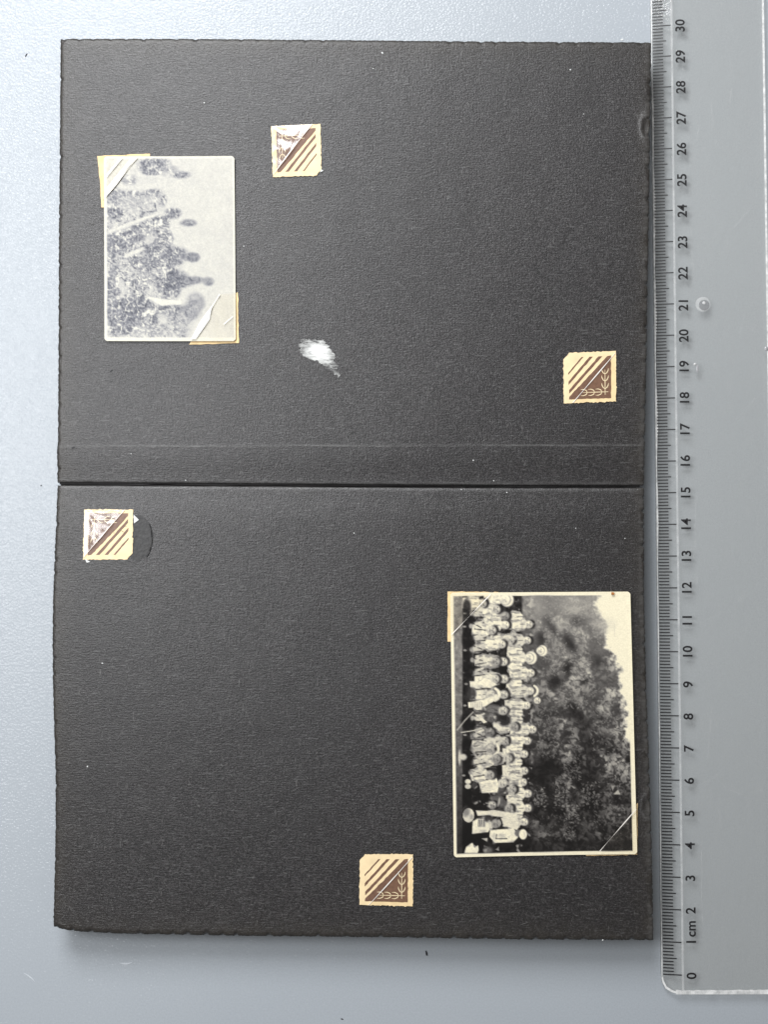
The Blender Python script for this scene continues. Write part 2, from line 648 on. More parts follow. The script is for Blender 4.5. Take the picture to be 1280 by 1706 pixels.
upper = make_page('page', UP_L, UP_R, UP_T, UP_B, 100, 'up', 'black card page with a scored hinge line and torn white patch')
lower = make_page('page', LO_L, LO_R, LO_T, LO_B, 300, 'lo', 'black card page with a dark glue stain')


def leaf(edges, inset, z, thick, gut_shift, which):
    L, R, T, B = edges
    P = np.vstack([interp_poly(T, 30), interp_poly(R, 24)[1:], interp_poly(B, 30)[::-1][1:], interp_poly(L, 24)[::-1][1:-1]])
    c = P.mean(0)
    q = P.copy()
    q[:, 0] += np.where(P[:, 0] < c[0], inset[0], -inset[1])
    if which == 'up':
        top = P[:, 1] < 300
        q[:, 1] += np.where(top, inset[2], 0)
        q[P[:, 1] > 790, 1] += gut_shift
    else:
        q[P[:, 1] > 1400, 1] -= inset[2]
        q[P[:, 1] < 830, 1] += gut_shift
    q += np.random.RandomState(int(z * 1e6) % 9999).randn(*q.shape) * 0.5
    w = at(q[:, 0], q[:, 1], PAGE_Z)
    w[:, 2] = z
    slab('leaf', w, thick, M_LEAF, album, ABASE)


for i in range(5):
    z = 0.00178 * (i + 1)
    jx = random.uniform(4, 13)
    leaf((UP_L, UP_R, UP_T, UP_B), (1.5 if i >= 3 else jx + 4, random.uniform(5, 12), random.uniform(4, 11)), z, 0.00168, (2.0 if i == 4 else 4.5 if i == 3 else random.uniform(-3, 2)), 'up')
    leaf((LO_L, LO_R, LO_T, LO_B), (2.5 if i >= 3 else jx + 5, random.uniform(5, 12), random.uniform(5, 12)), z, 0.00168, (-1.0 if i == 4 else 4.0 if i == 3 else random.uniform(0, 4)), 'lo')

# torn white paper stuck on the upper page
tear = np.array([(497, 563), (506, 564), (514, 565), (527, 565.5), (541, 566), (543, 571), (549, 577), (553, 583), (558, 589), (560, 597), (556, 600), (560, 604),
                 (564, 611), (561, 614), (563, 618), (567, 621), (565, 629), (560, 626), (556, 622), (553, 618), (546, 613), (540, 611), (534, 607), (528, 602), (521, 600), (512, 596),
                 (504, 591), (497, 584), (499, 580), (496, 577), (497, 572), (501, 570), (497, 567)], float)
tx, ty = np.meshgrid(np.linspace(490, 572, 66), np.linspace(556, 634, 63))


def inside(px, py, poly):
    c = np.zeros(px.shape, bool)
    n = len(poly)
    for i in range(n):
        x1, y1 = poly[i]
        x2, y2 = poly[(i + 1) % n]
        cond = ((y1 > py) != (y2 > py))
        xi = (x2 - x1) * (py - y1) / ((y2 - y1) if y2 != y1 else 1e-9) + x1
        c ^= cond & (px < xi)
    return c


ins = inside(tx + (vnoise(tx, ty, 3.0, 5) - .5) * 5, ty + (vnoise(tx, ty, 3.0, 6) - .5) * 4, tear)
gf = grid_faces(66, 63)
insf = ins.ravel()
keep = [tuple(f) for f in gf if all(insf[k] for k in f)]
tp = on_page(tx, ty, 0.00012)
tp[..., 2] += 0.00008 * vnoise(tx, ty, 4, 8)
dens = (-0.01 + 0.20 * np.exp(-(((tx - 530) / 26) ** 2 + ((ty - 588) / 19) ** 2)) + 0.50 * np.exp(-(((tx - 530) / 13) ** 2 + ((ty - 584) / 9) ** 2)) + 0.20 * np.exp(-(((tx - 542) / 10) ** 2 + ((ty - 596) / 8) ** 2)) + 0.10 * (vnoise(tx, ty, 7, 9) - .5))
used = sorted(set(k for f in keep for k in f))
mp = {k: i for i, k in enumerate(used)}
to = part('torn_paper_patch', tp.reshape(-1, 3)[used], [tuple(mp[k] for k in f) for f in keep], M_RESID, upper, ABASE, True, 'torn scrap of white paper stuck to the black page')
a = to.data.attributes.new('dens', 'FLOAT', 'POINT')
a.data.foreach_set('value', dens.ravel()[used].astype(np.float32))

# glue stain beside the corner on the lower page
gl = [(218, 862), (229, 857), (240, 862), (249, 873), (254, 886), (255, 899), (250, 914), (243, 926), (233, 934), (224, 935), (219, 930), (216, 920), (213, 890)]
gl = interp_poly(gl + gl[:1], 46)[:-1] + rng.randn(45, 2) * 0.9
slab('glue_stain', on_page(gl[:, 0], gl[:, 1], 0.00010), 0.00008, M_GLUE, lower, ABASE, 'dark dried glue stain on the page')
for k in range(5):
    a0 = -0.75 + 0.36 * k
    rr_ = [(234 + 20 * math.cos(t), 897 + 37 * math.sin(t)) for t in np.linspace(a0, a0 + .34, 5)]
    ri_ = [(234 + (18.4 - .8 * (k % 2)) * math.cos(t), 897 + 35 * math.sin(t)) for t in np.linspace(a0 + .33, a0, 5)]
    q_ = np.array(rr_ + ri_)
    slab('stain_rim', on_page(q_[:, 0], q_[:, 1], 0.00014), 0.00005, M_GLUERIM, lower, ABASE)
for (x, y, r) in ((789, 767, 1.3), (823, 801, 1.3), (769, 815.8, 1.0), (845, 820.5, 1.7), (590, 888, 1.3), (170, 1105, 1.6), (145, 1277, 1.5), (1042, 897, 0.9), (340, 171, 1.4), (637, 88, 1.6), (622, 114, 1.2),
                  (951, 116, 1.3), (973, 190, 1.0), (406, 410, 1.2), (309, 800, 1.1), (960, 880, .8), (218, 756, 1.0), (1005, 1566, 1.2)):
    r *= 0.8
    blob('paper_speck', x, y, r, r * random.uniform(.6, 1.4), random.random() * 3, M_SPECK, upper if y < 808 else lower, ABASE)
for (x, y) in ((122, 746), (185, 618)):
    blob('pit', x, y, 3.2, 1.2, -0.2 if y > 700 else -0.7, M_DARKSPECK, upper, ABASE, None, 0.00006)

# fibres rubbed up on the lower page and the upper page (each a hair lying on the card)
M_FIBRE = plain('paper_fibre', (0.125, 0.122, 0.118), 0.8, 0.2)


def fibres(parent, n, x0, x1, y0, y1, seed, bias):
    r = np.random.RandomState(seed)
    V, F = [], []
    for _ in range(n):
        x = x0 + (x1 - x0) * r.rand() ** bias
        y = r.uniform(y0, y1)
        ln = r.uniform(2.0, 7) if r.rand() < .96 else r.uniform(7, 15)
        an = r.normal(0, 0.28) if r.rand() < .72 else r.uniform(0, 3.14)
        w = r.uniform(0.2, 0.42)
        pts = []
        cur = r.normal(0, 0.12)
        for k in range(4):
            pts.append((x, y))
            x += ln / 3 * math.cos(an)
            y += ln / 3 * math.sin(an)
            an += cur
        pts = np.array(pts)
        nrm = np.array([-math.sin(an), math.cos(an)]) * w
        b = len(V) * 1
        ww = np.array([0.3, 1, 1, 0.3])[:, None]
        a_ = pts + nrm * ww
        b_ = pts - nrm * ww
        V.extend(np.vstack([a_, b_]))
        for k in range(3):
            F.append((b + k, b + k + 1, b + 4 + k + 1, b + 4 + k))
    V = np.array(V)
    W = on_page(V[:, 0], V[:, 1], 0.00022)
    o = part('loose_fibres', W, F, M_FIBRE, parent, ABASE)
    o['kind'] = 'stuff'


fibres(upper, 1100, 108, 1060, 78, 735, 21, 1.3)
fibres(lower, 1500, 98, 1060, 822, 1545, 22, 1.7)

# ------------------------------------------------------------------ photographs
class Canvas:
    def __init__(self, X, Y, v=0.5):
        self.X, self.Y = X, Y
        self.a = np.full(X.shape, float(v))

    def blend(self, m, val):
        self.a = self.a * (1 - m) + val * m

    def ell(self, cx, cy, rx, ry, val, alpha=1.0, soft=0.35, ang=0.0, only=None):
        c, s = math.cos(ang), math.sin(ang)
        dx, dy = self.X - cx, self.Y - cy
        d = np.hypot((dx * c + dy * s) / rx, (-dx * s + dy * c) / ry)
        m = np.clip((1 + soft / 2 - d) / soft, 0, 1) * alpha
        if only is not None:
            m = m * only
        self.blend(m, val)

    def ring(self, cx, cy, rx, ry, w, val, a0=-9, a1=9, alpha=1.0):
        dx, dy = self.X - cx, self.Y - cy
        d = np.hypot(dx / rx, dy / ry)
        t = np.arctan2(dy, dx)
        m = np.clip(1.4 - np.abs(d - 1) / w, 0, 1) * alpha * ((t > a0) & (t < a1))
        self.blend(m, val)

    def poly(self, pts, val, soft=1.2, alpha=1.0):
        pts = np.asarray(pts, float)
        i = inside(self.X, self.Y, pts)
        d = np.full(self.X.shape, 1e9)
        for k in range(len(pts)):
            p, q = pts[k], pts[(k + 1) % len(pts)]
            e = q - p
            L = max(e @ e, 1e-9)
            t = np.clip(((self.X - p[0]) * e[0] + (self.Y - p[1]) * e[1]) / L, 0, 1)
            d = np.minimum(d, np.hypot(self.X - p[0] - t * e[0], self.Y - p[1] - t * e[1]))
        sd = np.where(i, d, -d)
        self.blend(np.clip(0.5 + sd / soft, 0, 1) * alpha, val)

    def line(self, pts, w, val, alpha=1.0):
        pts = np.asarray(pts, float)
        d = np.full(self.X.shape, 1e9)
        for k in range(len(pts) - 1):
            p, q = pts[k], pts[k + 1]
            e = q - p
            L = max(e @ e, 1e-9)
            t = np.clip(((self.X - p[0]) * e[0] + (self.Y - p[1]) * e[1]) / L, 0, 1)
            d = np.minimum(d, np.hypot(self.X - p[0] - t * e[0], self.Y - p[1] - t * e[1]))
        self.blend(np.clip(1.0 - (d - w / 2) / 0.9, 0, 1) * alpha, val)


def bilin(q, nu, nv, bow=None):
    q = np.asarray(q, float)        # TL TR BR BL
    u = np.linspace(0, 1, nu)[None, :, None]
    v = np.linspace(0, 1, nv)[:, None, None]
    return (1 - v) * ((1 - u) * q[0] + u * q[1]) + v * ((1 - u) * q[3] + u * q[2])


def fbm(X, Y, s, seed, oct=4, g=0.55):
    a = 0
    t = 0
    w = 1.0
    for k in range(oct):
        a = a + w * vnoise(X + 31 * k, Y - 17 * k, s / 2 ** k, seed + k)
        t += w
        w *= g
    return a / t


def paint_group_photo(X, Y):
    """rows of people in pale summer clothes before dark trees; the print lies on its side (up is to the right)"""
    c = Canvas(X, Y, 0.35)
    # -- foliage
    leafn = fbm(X, Y, 9, 40, 4, 0.75)
    fine = fbm(X, Y, 3.2, 60, 2, 0.8)
    clump = fbm(X, Y, 34, 50, 3, 0.5)
    tone = np.interp(Y, [985, 1040, 1090, 1150, 1210, 1260, 1320, 1425], [0.52, 0.46, 0.39, 0.37, 0.33, 0.23, 0.17, 0.13])
    tone = tone + np.interp(X, [880, 930, 990, 1045], [-0.06, 0.0, 0.02, 0.10])
    tone = tone - 0.10 * np.exp(-(((X - 905) / 28) ** 2 + ((Y - 1300) / 60) ** 2)) * 1.3
    contrast = np.interp(Y, [985, 1080, 1200, 1425], [0.34, 0.6, 0.9, 0.9])
    wx = X + 6 * (vnoise(X, Y, 7, 41) - .5)
    wy = Y + 6 * (vnoise(X, Y, 7, 42) - .5)
    lf = fbm(wx, wy, 6.5, 43, 3, .8)
    lit = np.clip((lf - .40) / .24, 0, 1)
    shd = np.full(X.shape, 0.0)
    rc = np.random.RandomState(17)
    for _ in range(105):
        qx, qy, qr = rc.uniform(885, 1060), rc.uniform(975, 1430), rc.uniform(12, 27)
        qd = np.hypot((X - qx) + 5 * (vnoise(X, Y, 9, 44) - .5), (Y - qy) + 5 * (vnoise(X, Y, 9, 45) - .5)) / qr
        light = np.clip(.62 + .42 * ((X - qx) * .75 - (Y - qy) * .66) / qr, 0, 1)
        mk = np.clip((1 - qd) / .22, 0, 1)
        shd = shd * (1 - mk) + light * rc.uniform(.75, 1.0) * mk
    shd = np.clip(.75 * shd + .5 * (clump - .42), 0, 1)
    bright = np.interp(Y, [985, 1060, 1150, 1230, 1300, 1360, 1425], [.78, .76, .72, .66, .60, .50, .44])
    dark = np.interp(Y, [985, 1060, 1120, 1200, 1270, 1425], [.50, .36, .27, .17, .06, .05])
    soft = np.interp(Y, [985, 1050, 1100], [.45, .8, 1.0])
    c.a = dark + (bright - dark) * ((.26 + .78 * lit) * soft + .62 * (1 - soft)) * (.14 + 1.15 * shd) + .07 * (fine - .5)
    c.a = c.a * np.interp(X, [880, 905, 940], [.8, .9, 1.0])
    # dark hollows between the tree crowns
    for (x, y, rx, ry, a, al) in ((921, 1047, 6, 16, -.5, .7), (950, 1072, 7, 17, -.55, .75), (946, 1115, 7, 12, .3, .8), (926, 1135, 10, 9, 0, .75), (962, 1035, 9, 8, 0, .6), (1000, 1105, 14, 9, .4, .45),
                                  (975, 1135, 8, 6, -.3, .6), (955, 1180, 11, 12, .2, .85), (968, 1200, 9, 16, -.5, .8), (983, 1235, 12, 20, -.35, .75), (1000, 1195, 14, 7, .2, .55), (945, 1222, 5, 12, .2, .5), (925, 1205, 7, 6, 0, .4),
                                  (905, 1290, 16, 30, .1, .85), (920, 1345, 18, 22, 0, .75), (960, 1330, 9, 9, 0, .7), (990, 1290, 9, 24, -.2, .6), (1028, 1330, 7, 8, 0, .75), (955, 1378, 10, 7, 0, .9), (982, 1350, 9, 14, 0, .6),
                                  (903, 1065, 6, 9, 0, .6), (1010, 1235, 8, 18, -.3, .55), (975, 1400, 22, 12, 0, .5), (1040, 1395, 14, 18, 0, .5)):
        c.ell(x, y, rx * 1.15, ry * 1.15, 0.06 if y > 1060 else 0.18, al * .95, 1.3, a)
    # lit crowns
    r = np.random.RandomState(4)
    for (x0, x1, y0, y1, n, v0, v1) in ((905, 945, 1050, 1125, 150, .45, .66), (950, 985, 1080, 1140, 130, .45, .68), (930, 1000, 1145, 1180, 110, .45, .64), (895, 930, 1180, 1262, 120, .38, .62), (940, 968, 1240, 1300, 120, .36, .62),
                                        (925, 950, 1300, 1345, 90, .40, .74), (968, 1000, 1300, 1340, 90, .36, .66), (1010, 1050, 1250, 1310, 110, .40, .62), (890, 910, 1312, 1345, 45, .45, .80), (940, 965, 1340, 1372, 50, .45, .75),
                                        (990, 1030, 1330, 1375, 70, .30, .5), (895, 1050, 1320, 1418, 150, .28, .55), (890, 960, 990, 1050, 130, .50, .66), (960, 1000, 1000, 1075, 110, .5, .68), (985, 1030, 1180, 1250, 90, .4, .62), (940, 960, 1372, 1400, 40, .4, .6)):
        for _ in range(n):
            x, y = r.uniform(x0, x1), r.uniform(y0, y1)
            an = r.uniform(0, 3.14)
            l = r.uniform(1.0, 3.0)
            c.line([(x, y), (x + l * math.cos(an), y + l * math.sin(an))], 0.8, r.uniform(v0, v1), 0.5)
    # sky
    sky = np.interp(Y, [985, 1010, 1025, 1045, 1060, 1078, 1095, 1110, 1128, 1150, 1165, 1185, 1205, 1225, 1245, 1252, 1430],
                    [1002, 992, 998, 1014, 1004, 1008, 1022, 1032, 1030, 1026, 1036, 1040, 1040, 1044, 1052, 1075, 1090])
    sd = X - sky + (fbm(X, Y, 9, 70, 3, .7) - .5) * 24
    c.blend(np.clip(sd / 9 + 0.35, 0, 1), 0.93)
    c.ell(1008, 1040, 16, 10, 0.80, .5, 1.2)
    c.line([(1024, 1040), (1024, 1060)], 0.8, 0.78, .5)
    c.poly([(1018, 1308), (1025, 1308), (1021, 1317)], .55)
    c.poly([(1022, 1323), (1030, 1315), (1034, 1323)], .68)
    # pale shrub to the left of the back row
    c.ell(885, 1012, 22, 20, 0.60, .75, .8)
    c.blend(np.clip((897 - X) / 10, 0, 1) * np.clip((1045 - Y) / 10, 0, 1) * 0.6, 0.45 + 0.6 * (leafn - .35))
    # -- ground on the left
    g = 0.47 + 0.35 * (fbm(X, Y, 6, 90, 3, .7) - .5)
    g = g * np.interp(Y, [985, 1130, 1260, 1330, 1425], [1.05, 1.0, 0.72, 0.50, 0.32])
    m = np.clip((772 - X) / 2, 0, 1)
    c.a = c.a * (1 - m) + g * m
    # dark band: trousers, shade, crowd behind
    band = np.clip((X - 770) / 2.5, 0, 1) * np.clip((np.interp(Y, [985, 1120, 1250, 1300, 1425], [872, 874, 868, 862, 862]) - X) / 4, 0, 1)
    n2 = fbm(X, Y, 8, 95, 3, .7)
    c.a = c.a * (1 - band) + (0.05 + 0.26 * (n2 - 0.3) * np.interp(Y, [985, 1200, 1425], [1.4, 1.0, .5])) * band

    def torso(x, y, length, w, val, seed, ang=0.0):
        rr = np.random.RandomState(seed)
        ca, sa = math.cos(ang), math.sin(ang)
        pts = []
        for (lx, ly) in ((0, -w * .30), (-length * .14, -w * .62), (-length * .5, -w * .72), (-length, -w * .60), (-length * 1.03, w * .58), (-length * .5, w * .74), (-length * .14, w * .60), (0, w * .28)):
            lx += rr.uniform(-1, 1)
            ly += rr.uniform(-1, 1)
            pts.append((x + lx * ca - ly * sa, y + lx * sa + ly * ca))
        c.poly(pts, val, 1.8)
        for _ in range(3):
            a0 = rr.uniform(-.9, -.1) * length
            b0 = rr.uniform(-.6, .6) * w
            c.line([(x + a0, y + b0), (x + a0 - rr.uniform(3, 9), y + b0 + rr.uniform(-2.5, 2.5))], 1.0, val * rr.uniform(.55, .85), .7)
        for sd_ in (-1, 1):      # sleeves and bare arms
            c.line([(x - length * .15, y + sd_ * w * .60), (x - length * .62, y + sd_ * w * .82), (x - length * .85, y + sd_ * w * .35)], 2.0, val * rr.uniform(.6, .85), .8)
            c.line([(x - length * .25, y + sd_ * w * .50), (x - length * .8, y + sd_ * w * .62)], 0.8, .30, .5)
        c.line([(x, y), (x - length * .32, y + rr.uniform(-1, 1))], 0.8, val * .4, .7)

    def head(x, y, rx, ry, val, seed, hat=0):
        rr = np.random.RandomState(seed)
        if hat == 1:
            c.ell(x + 3.2, y, rx * 1.35, ry * 1.45, 0.94, 1, .25)
        hx = x + rx * 0.42
        if not hat:
            c.ell(hx, y, rx * .86, ry * 1.0, rr.uniform(.08, .24), .95, .45)
        else:
            c.ring(x + .5, y, rx * 1.05, ry * 1.05, .14, .30, -9, 9, .4)
        c.ell(x - rx * .20, y, rx * .92, ry * .84, min(.95, val * 1.06), 1, .5)
        c.ell(x - rx * .2, y + ry * .35, rx * .7, ry * .4, val * .78, .7, .9)
        ex = x + rx * .18
        for s_ in (-1, 1):
            c.ell(ex, y + s_ * ry * .36, 0.9, 1.25, .22, .35 if hat else .75, .9)
        c.line([(x + rx * .1, y), (x - rx * .25, y + .3)], 0.6, val * .62, .6)
        c.line([(x - rx * .52, y - ry * .22), (x - rx * .52, y + ry * .25)], 0.8, val * .5, .25 if hat else .6)
        if hat == 2:
            c.ring(x, y, rx * 1.55, ry * 1.3, .20, .93, -1.1, 1.1)

    # back row
    back = [(883, 1040, 0), (880, 1067, 0), (882, 1096, 1), (901, 1084, 1), (886, 1121, 0), (885, 1151, 2), (879, 1175, 0), (897, 1167, 0), (889, 1215, 0), (880, 1234, 0), (875, 1256, 0), (875, 1284, 0), (873, 1303, 0), (881, 1322, 0), (881, 1346, 0), (875, 1369, 0)]
    for i, (x, y, h) in enumerate(back):
        if x < 895:
            torso(x - 5, y, 32, 14.5, .90 if y not in (1067, 1151, 1175) else .82, 500 + i)
    for y, v in ((1027, .9), (1084, .88), (1110, .93), (1138, .92), (1188, .88), (1200, .86), (1245, .9), (1270, .9), (1294, .88), (1312, .88), (1334, .86), (1358, .88)):
        torso(871, y, 26, 11, v, 550 + y)
    for i, (x, y, h) in enumerate(back):
        head(x, y, 7.2 if x < 895 else 6, 7.4 if x < 895 else 6.2, .88 if x < 895 else .92, 600 + i, h)
    c.ell(878, 1078, 5, 7, .36, .8, .5)
    # third row
    third = [(842, 999, 1), (843, 1026, 0), (843, 1041, 0), (852, 1066, 0), (837, 1073, 0), (840, 1102, 0), (841, 1131, 0), (841, 1157, 0), (840, 1184, 0), (858, 1211, 0), (842, 1234, 0), (848, 1263, 0), (839, 1305, 0), (855, 1315, 0), (850, 1347, 0)]
    for i, (x, y, h) in enumerate(third):
        v = [.9, .88, .9, .86, .93, .86, .9, .52, .40, .86, .80, .84, .12, .3, .22][i]
        torso(x - 5, y, 30, 14, v, 640 + i)
    c.ell(841, 1200, 11, 10, .10, .9, .5)
    c.ell(839, 1115, 8, 8.5, .06, 1, .3)
    for i, (x, y, h) in enumerate(third):
        head(x, y, 8.2, 8.2, [.92, .6, .9, .78, .86, .86, .80, .76, .78, .64, .7, .72, .80, .66, .6][i], 660 + i, h)
    # second row
    second = [(828, 1015, 0), (805, 1005, 0), (821, 1050, 0), (827, 1102, 0), (826, 1131, 0), (819, 1157, 2), (822, 1196, 0), (818, 1220, 0), (818, 1248, 2), (828, 1264, 0), (818, 1291, 0), (822, 1341, 0), (828, 1372, 0)]
    for i, (x, y, h) in enumerate(second):
        v = [.92, .9, .93, .84, .92, .88, .30, .5, .86, .84, .9, .22, .80][i]
        torso(x - 4, y, 30, 15, v, 680 + i, [0.1, 0, 0, .05, 0, 0, .2, -.1, .25, -.3, 0, 0, 0][i])
    for i, (x, y, h) in enumerate(second):
        head(x, y, 8.4, 8.6, [.78, .8, .76, .66, .8, .80, .4, .45, .68, .6, .74, .7, .62][i], 700 + i, h)
    # squatting front row: sleeves, knees, hands
    front = [(797, 1022), (796, 1042), (797, 1062), (797, 1080), (798, 1101), (796, 1120), (799, 1143), (797, 1177), (798, 1196), (797, 1223), (798, 1247), (797, 1268), (795, 1288)]
    for i, (x, y) in enumerate(front):
        rr = np.random.RandomState(800 + i)
        v = rr.uniform(.72, .94) * (1 if y < 1190 else .9)
        c.ell(x, y, rr.uniform(7, 12), rr.uniform(5, 8), v, .95, .5, rr.uniform(-.5, .5))
        c.line([(x - 8, y - 4), (x + 6, y + rr.uniform(-5, 5))], 1.0, .2, .8)
        c.line([(x - 5, y + 6), (x + 12, y + rr.uniform(2, 8))], 1.2, .15, .75)
        c.ell(x - 11, y + rr.uniform(-3, 3), 3.2, 4.0, v * .8, .9, .5)
        c.ell(x - 22, y + rr.uniform(-4, 4), 3, 1.6, .66, .8, .6)
        c.line([(x - 3, y - 2), (x + 9, y - 7)], 2.2, .85, .8)
    for (x, y, l, w) in ((778, 1010, 7, 12), (780, 1065, 10, 14), (778, 1095, 6, 9), (781, 1118, 9, 13), (776, 1200, 8, 12), (783, 1213, 9, 10), (778, 1243, 8, 14), (780, 1270, 8, 14), (781, 1325, 9, 14), (780, 1300, 6, 8)):
        c.ell(x, y, l, w, .04, .85, .6)
    # striped sleeve with a thin gleam, standing pair, shirts at the low end
    c.poly([(783, 1135), (818, 1134), (828, 1140), (818, 1146), (784, 1145)], .90, 1.6)
    c.poly([(780, 1170), (806, 1166), (828, 1156), (832, 1163), (808, 1177), (781, 1179)], .90, 1.6)
    for k in range(7):
        c.line([(785 + 3 * k, 1170), (785 + 3 * k, 1178)], .5, .55, .6)
    c.ell(786, 1156, 8, 11, .20, .9, .5)
    c.poly([(792, 1190), (800, 1192), (812, 1203), (806, 1205)], .88)
    c.ell(772, 1261, 6, 5, .84, .9, .6)
    c.ell(766, 1262, 2.2, 12, .80, .9, .6)
    c.line([(762, 1216), (775, 1200), (789, 1186)], .9, .72, .9)
    c.line([(769, 1220), (790, 1217), (803, 1213)], .9, .8, .9)
    # lower end of the group
    c.ell(800, 1335, 26, 22, .055, .96, .6)
    c.ell(790, 1392, 20, 30, .045, .95, .5)
    c.poly([(798, 1303), (828, 1296), (832, 1309), (829, 1320), (803, 1321)], .92, 1.6)
    for k in range(5):
        c.line([(800, 1307 + 3 * k), (818 + k, 1305 + 2.6 * k)], .6, .62, .6)
    c.ell(780, 1302, 5, 4, .84, 1, .4)
    c.ell(780, 1310, 5, 4, .78, 1, .4)
    c.ell(791, 1308, 5, 6, .22, 1, .4)
    head(818, 1291, 8, 8, .7, 903)
    head(839, 1305, 8, 8, .78, 904)
    c.ell(828, 1330, 12, 5, .38, .9, .5)
    c.ell(838, 1338, 8, 6, .36, .9, .5)
    head(822, 1341, 7, 7.5, .72, 905)
    head(850, 1347, 7, 8, .62, 906)
    c.poly([(793, 1350), (812, 1351), (822, 1349), (846, 1353), (862, 1356), (862, 1360), (835, 1361), (812, 1358), (796, 1359)], .84, 1.4)
    c.ell(781, 1358, 10.5, 13, .80, 1, .28)
    c.ell(777, 1352, 6, 8, .38, .7, .8)
    c.ring(781, 1358, 10.5, 13, .10, .08)
    c.ell(786, 1361, 3, 4, .55, .7, .9)
    c.poly([(788, 1368), (796, 1364), (812, 1366), (817, 1378), (814, 1386), (787, 1389)], .90, 1.5)
    for k in range(6):
        c.line([(798 + 2 * k, 1366), (797 + 2.2 * k, 1377)], .7, .30, .7)
    c.ell(815, 1364, 8, 6, .18, .9, .5)
    head(828, 1372, 8, 7.5, .60, 907)
    c.poly([(835, 1362), (862, 1362), (868, 1372), (862, 1383), (840, 1375)], .86, 1.5)
    c.poly([(817, 1383), (856, 1380), (866, 1392), (856, 1403), (825, 1404), (816, 1394)], .92, 1.5)
    c.line([(827, 1397), (845, 1397)], 1.4, .30, .8)
    c.line([(828, 1390), (827, 1397)], 1.0, .28, .8)
    c.ell(864, 1388, 6, 6, .42, 1, .5)
    c.ell(872, 1390, 6.5, 8.5, .95, 1, .25)
    c.poly([(774, 1421), (777, 1411), (785, 1405), (788, 1404), (791, 1412), (797, 1408), (798, 1416), (796, 1421)], .92, 1.6)
    c.poly([(803, 1397), (813, 1396), (812, 1402)], .75, 1.4)
    c.ell(814, 1416, 7, 5, .45, .8, .9)
    c.blend(np.clip((X - 845) / 15, 0, 1) * np.clip((Y - 1398) / 4, 0, 1) * .5, .06)
    crowd = np.clip((X - 772) / 4, 0, 1) * np.clip((895 - X) / 10, 0, 1)
    un = fbm(X, Y, 5.0, 210, 3, .7) - .5
    c.a = c.a * (1 + crowd * un * .22) + crowd * un * .04
    blotch = np.clip((fbm(wx, wy, 8, 220, 2, .6) - .62) * 6, 0, 1) * crowd * .2
    c.a = c.a * (1 - blotch) + .16 * blotch
    blotch = np.clip((.34 - fbm(wx, wy, 8, 230, 2, .6)) * 7, 0, 1) * crowd * .6 * np.clip((X - 785) / 8, 0, 1)
    c.a = c.a * (1 - blotch) + .84 * blotch
    return np.clip((c.a - .5) * 1.06 + .5, 0.02, 0.97)


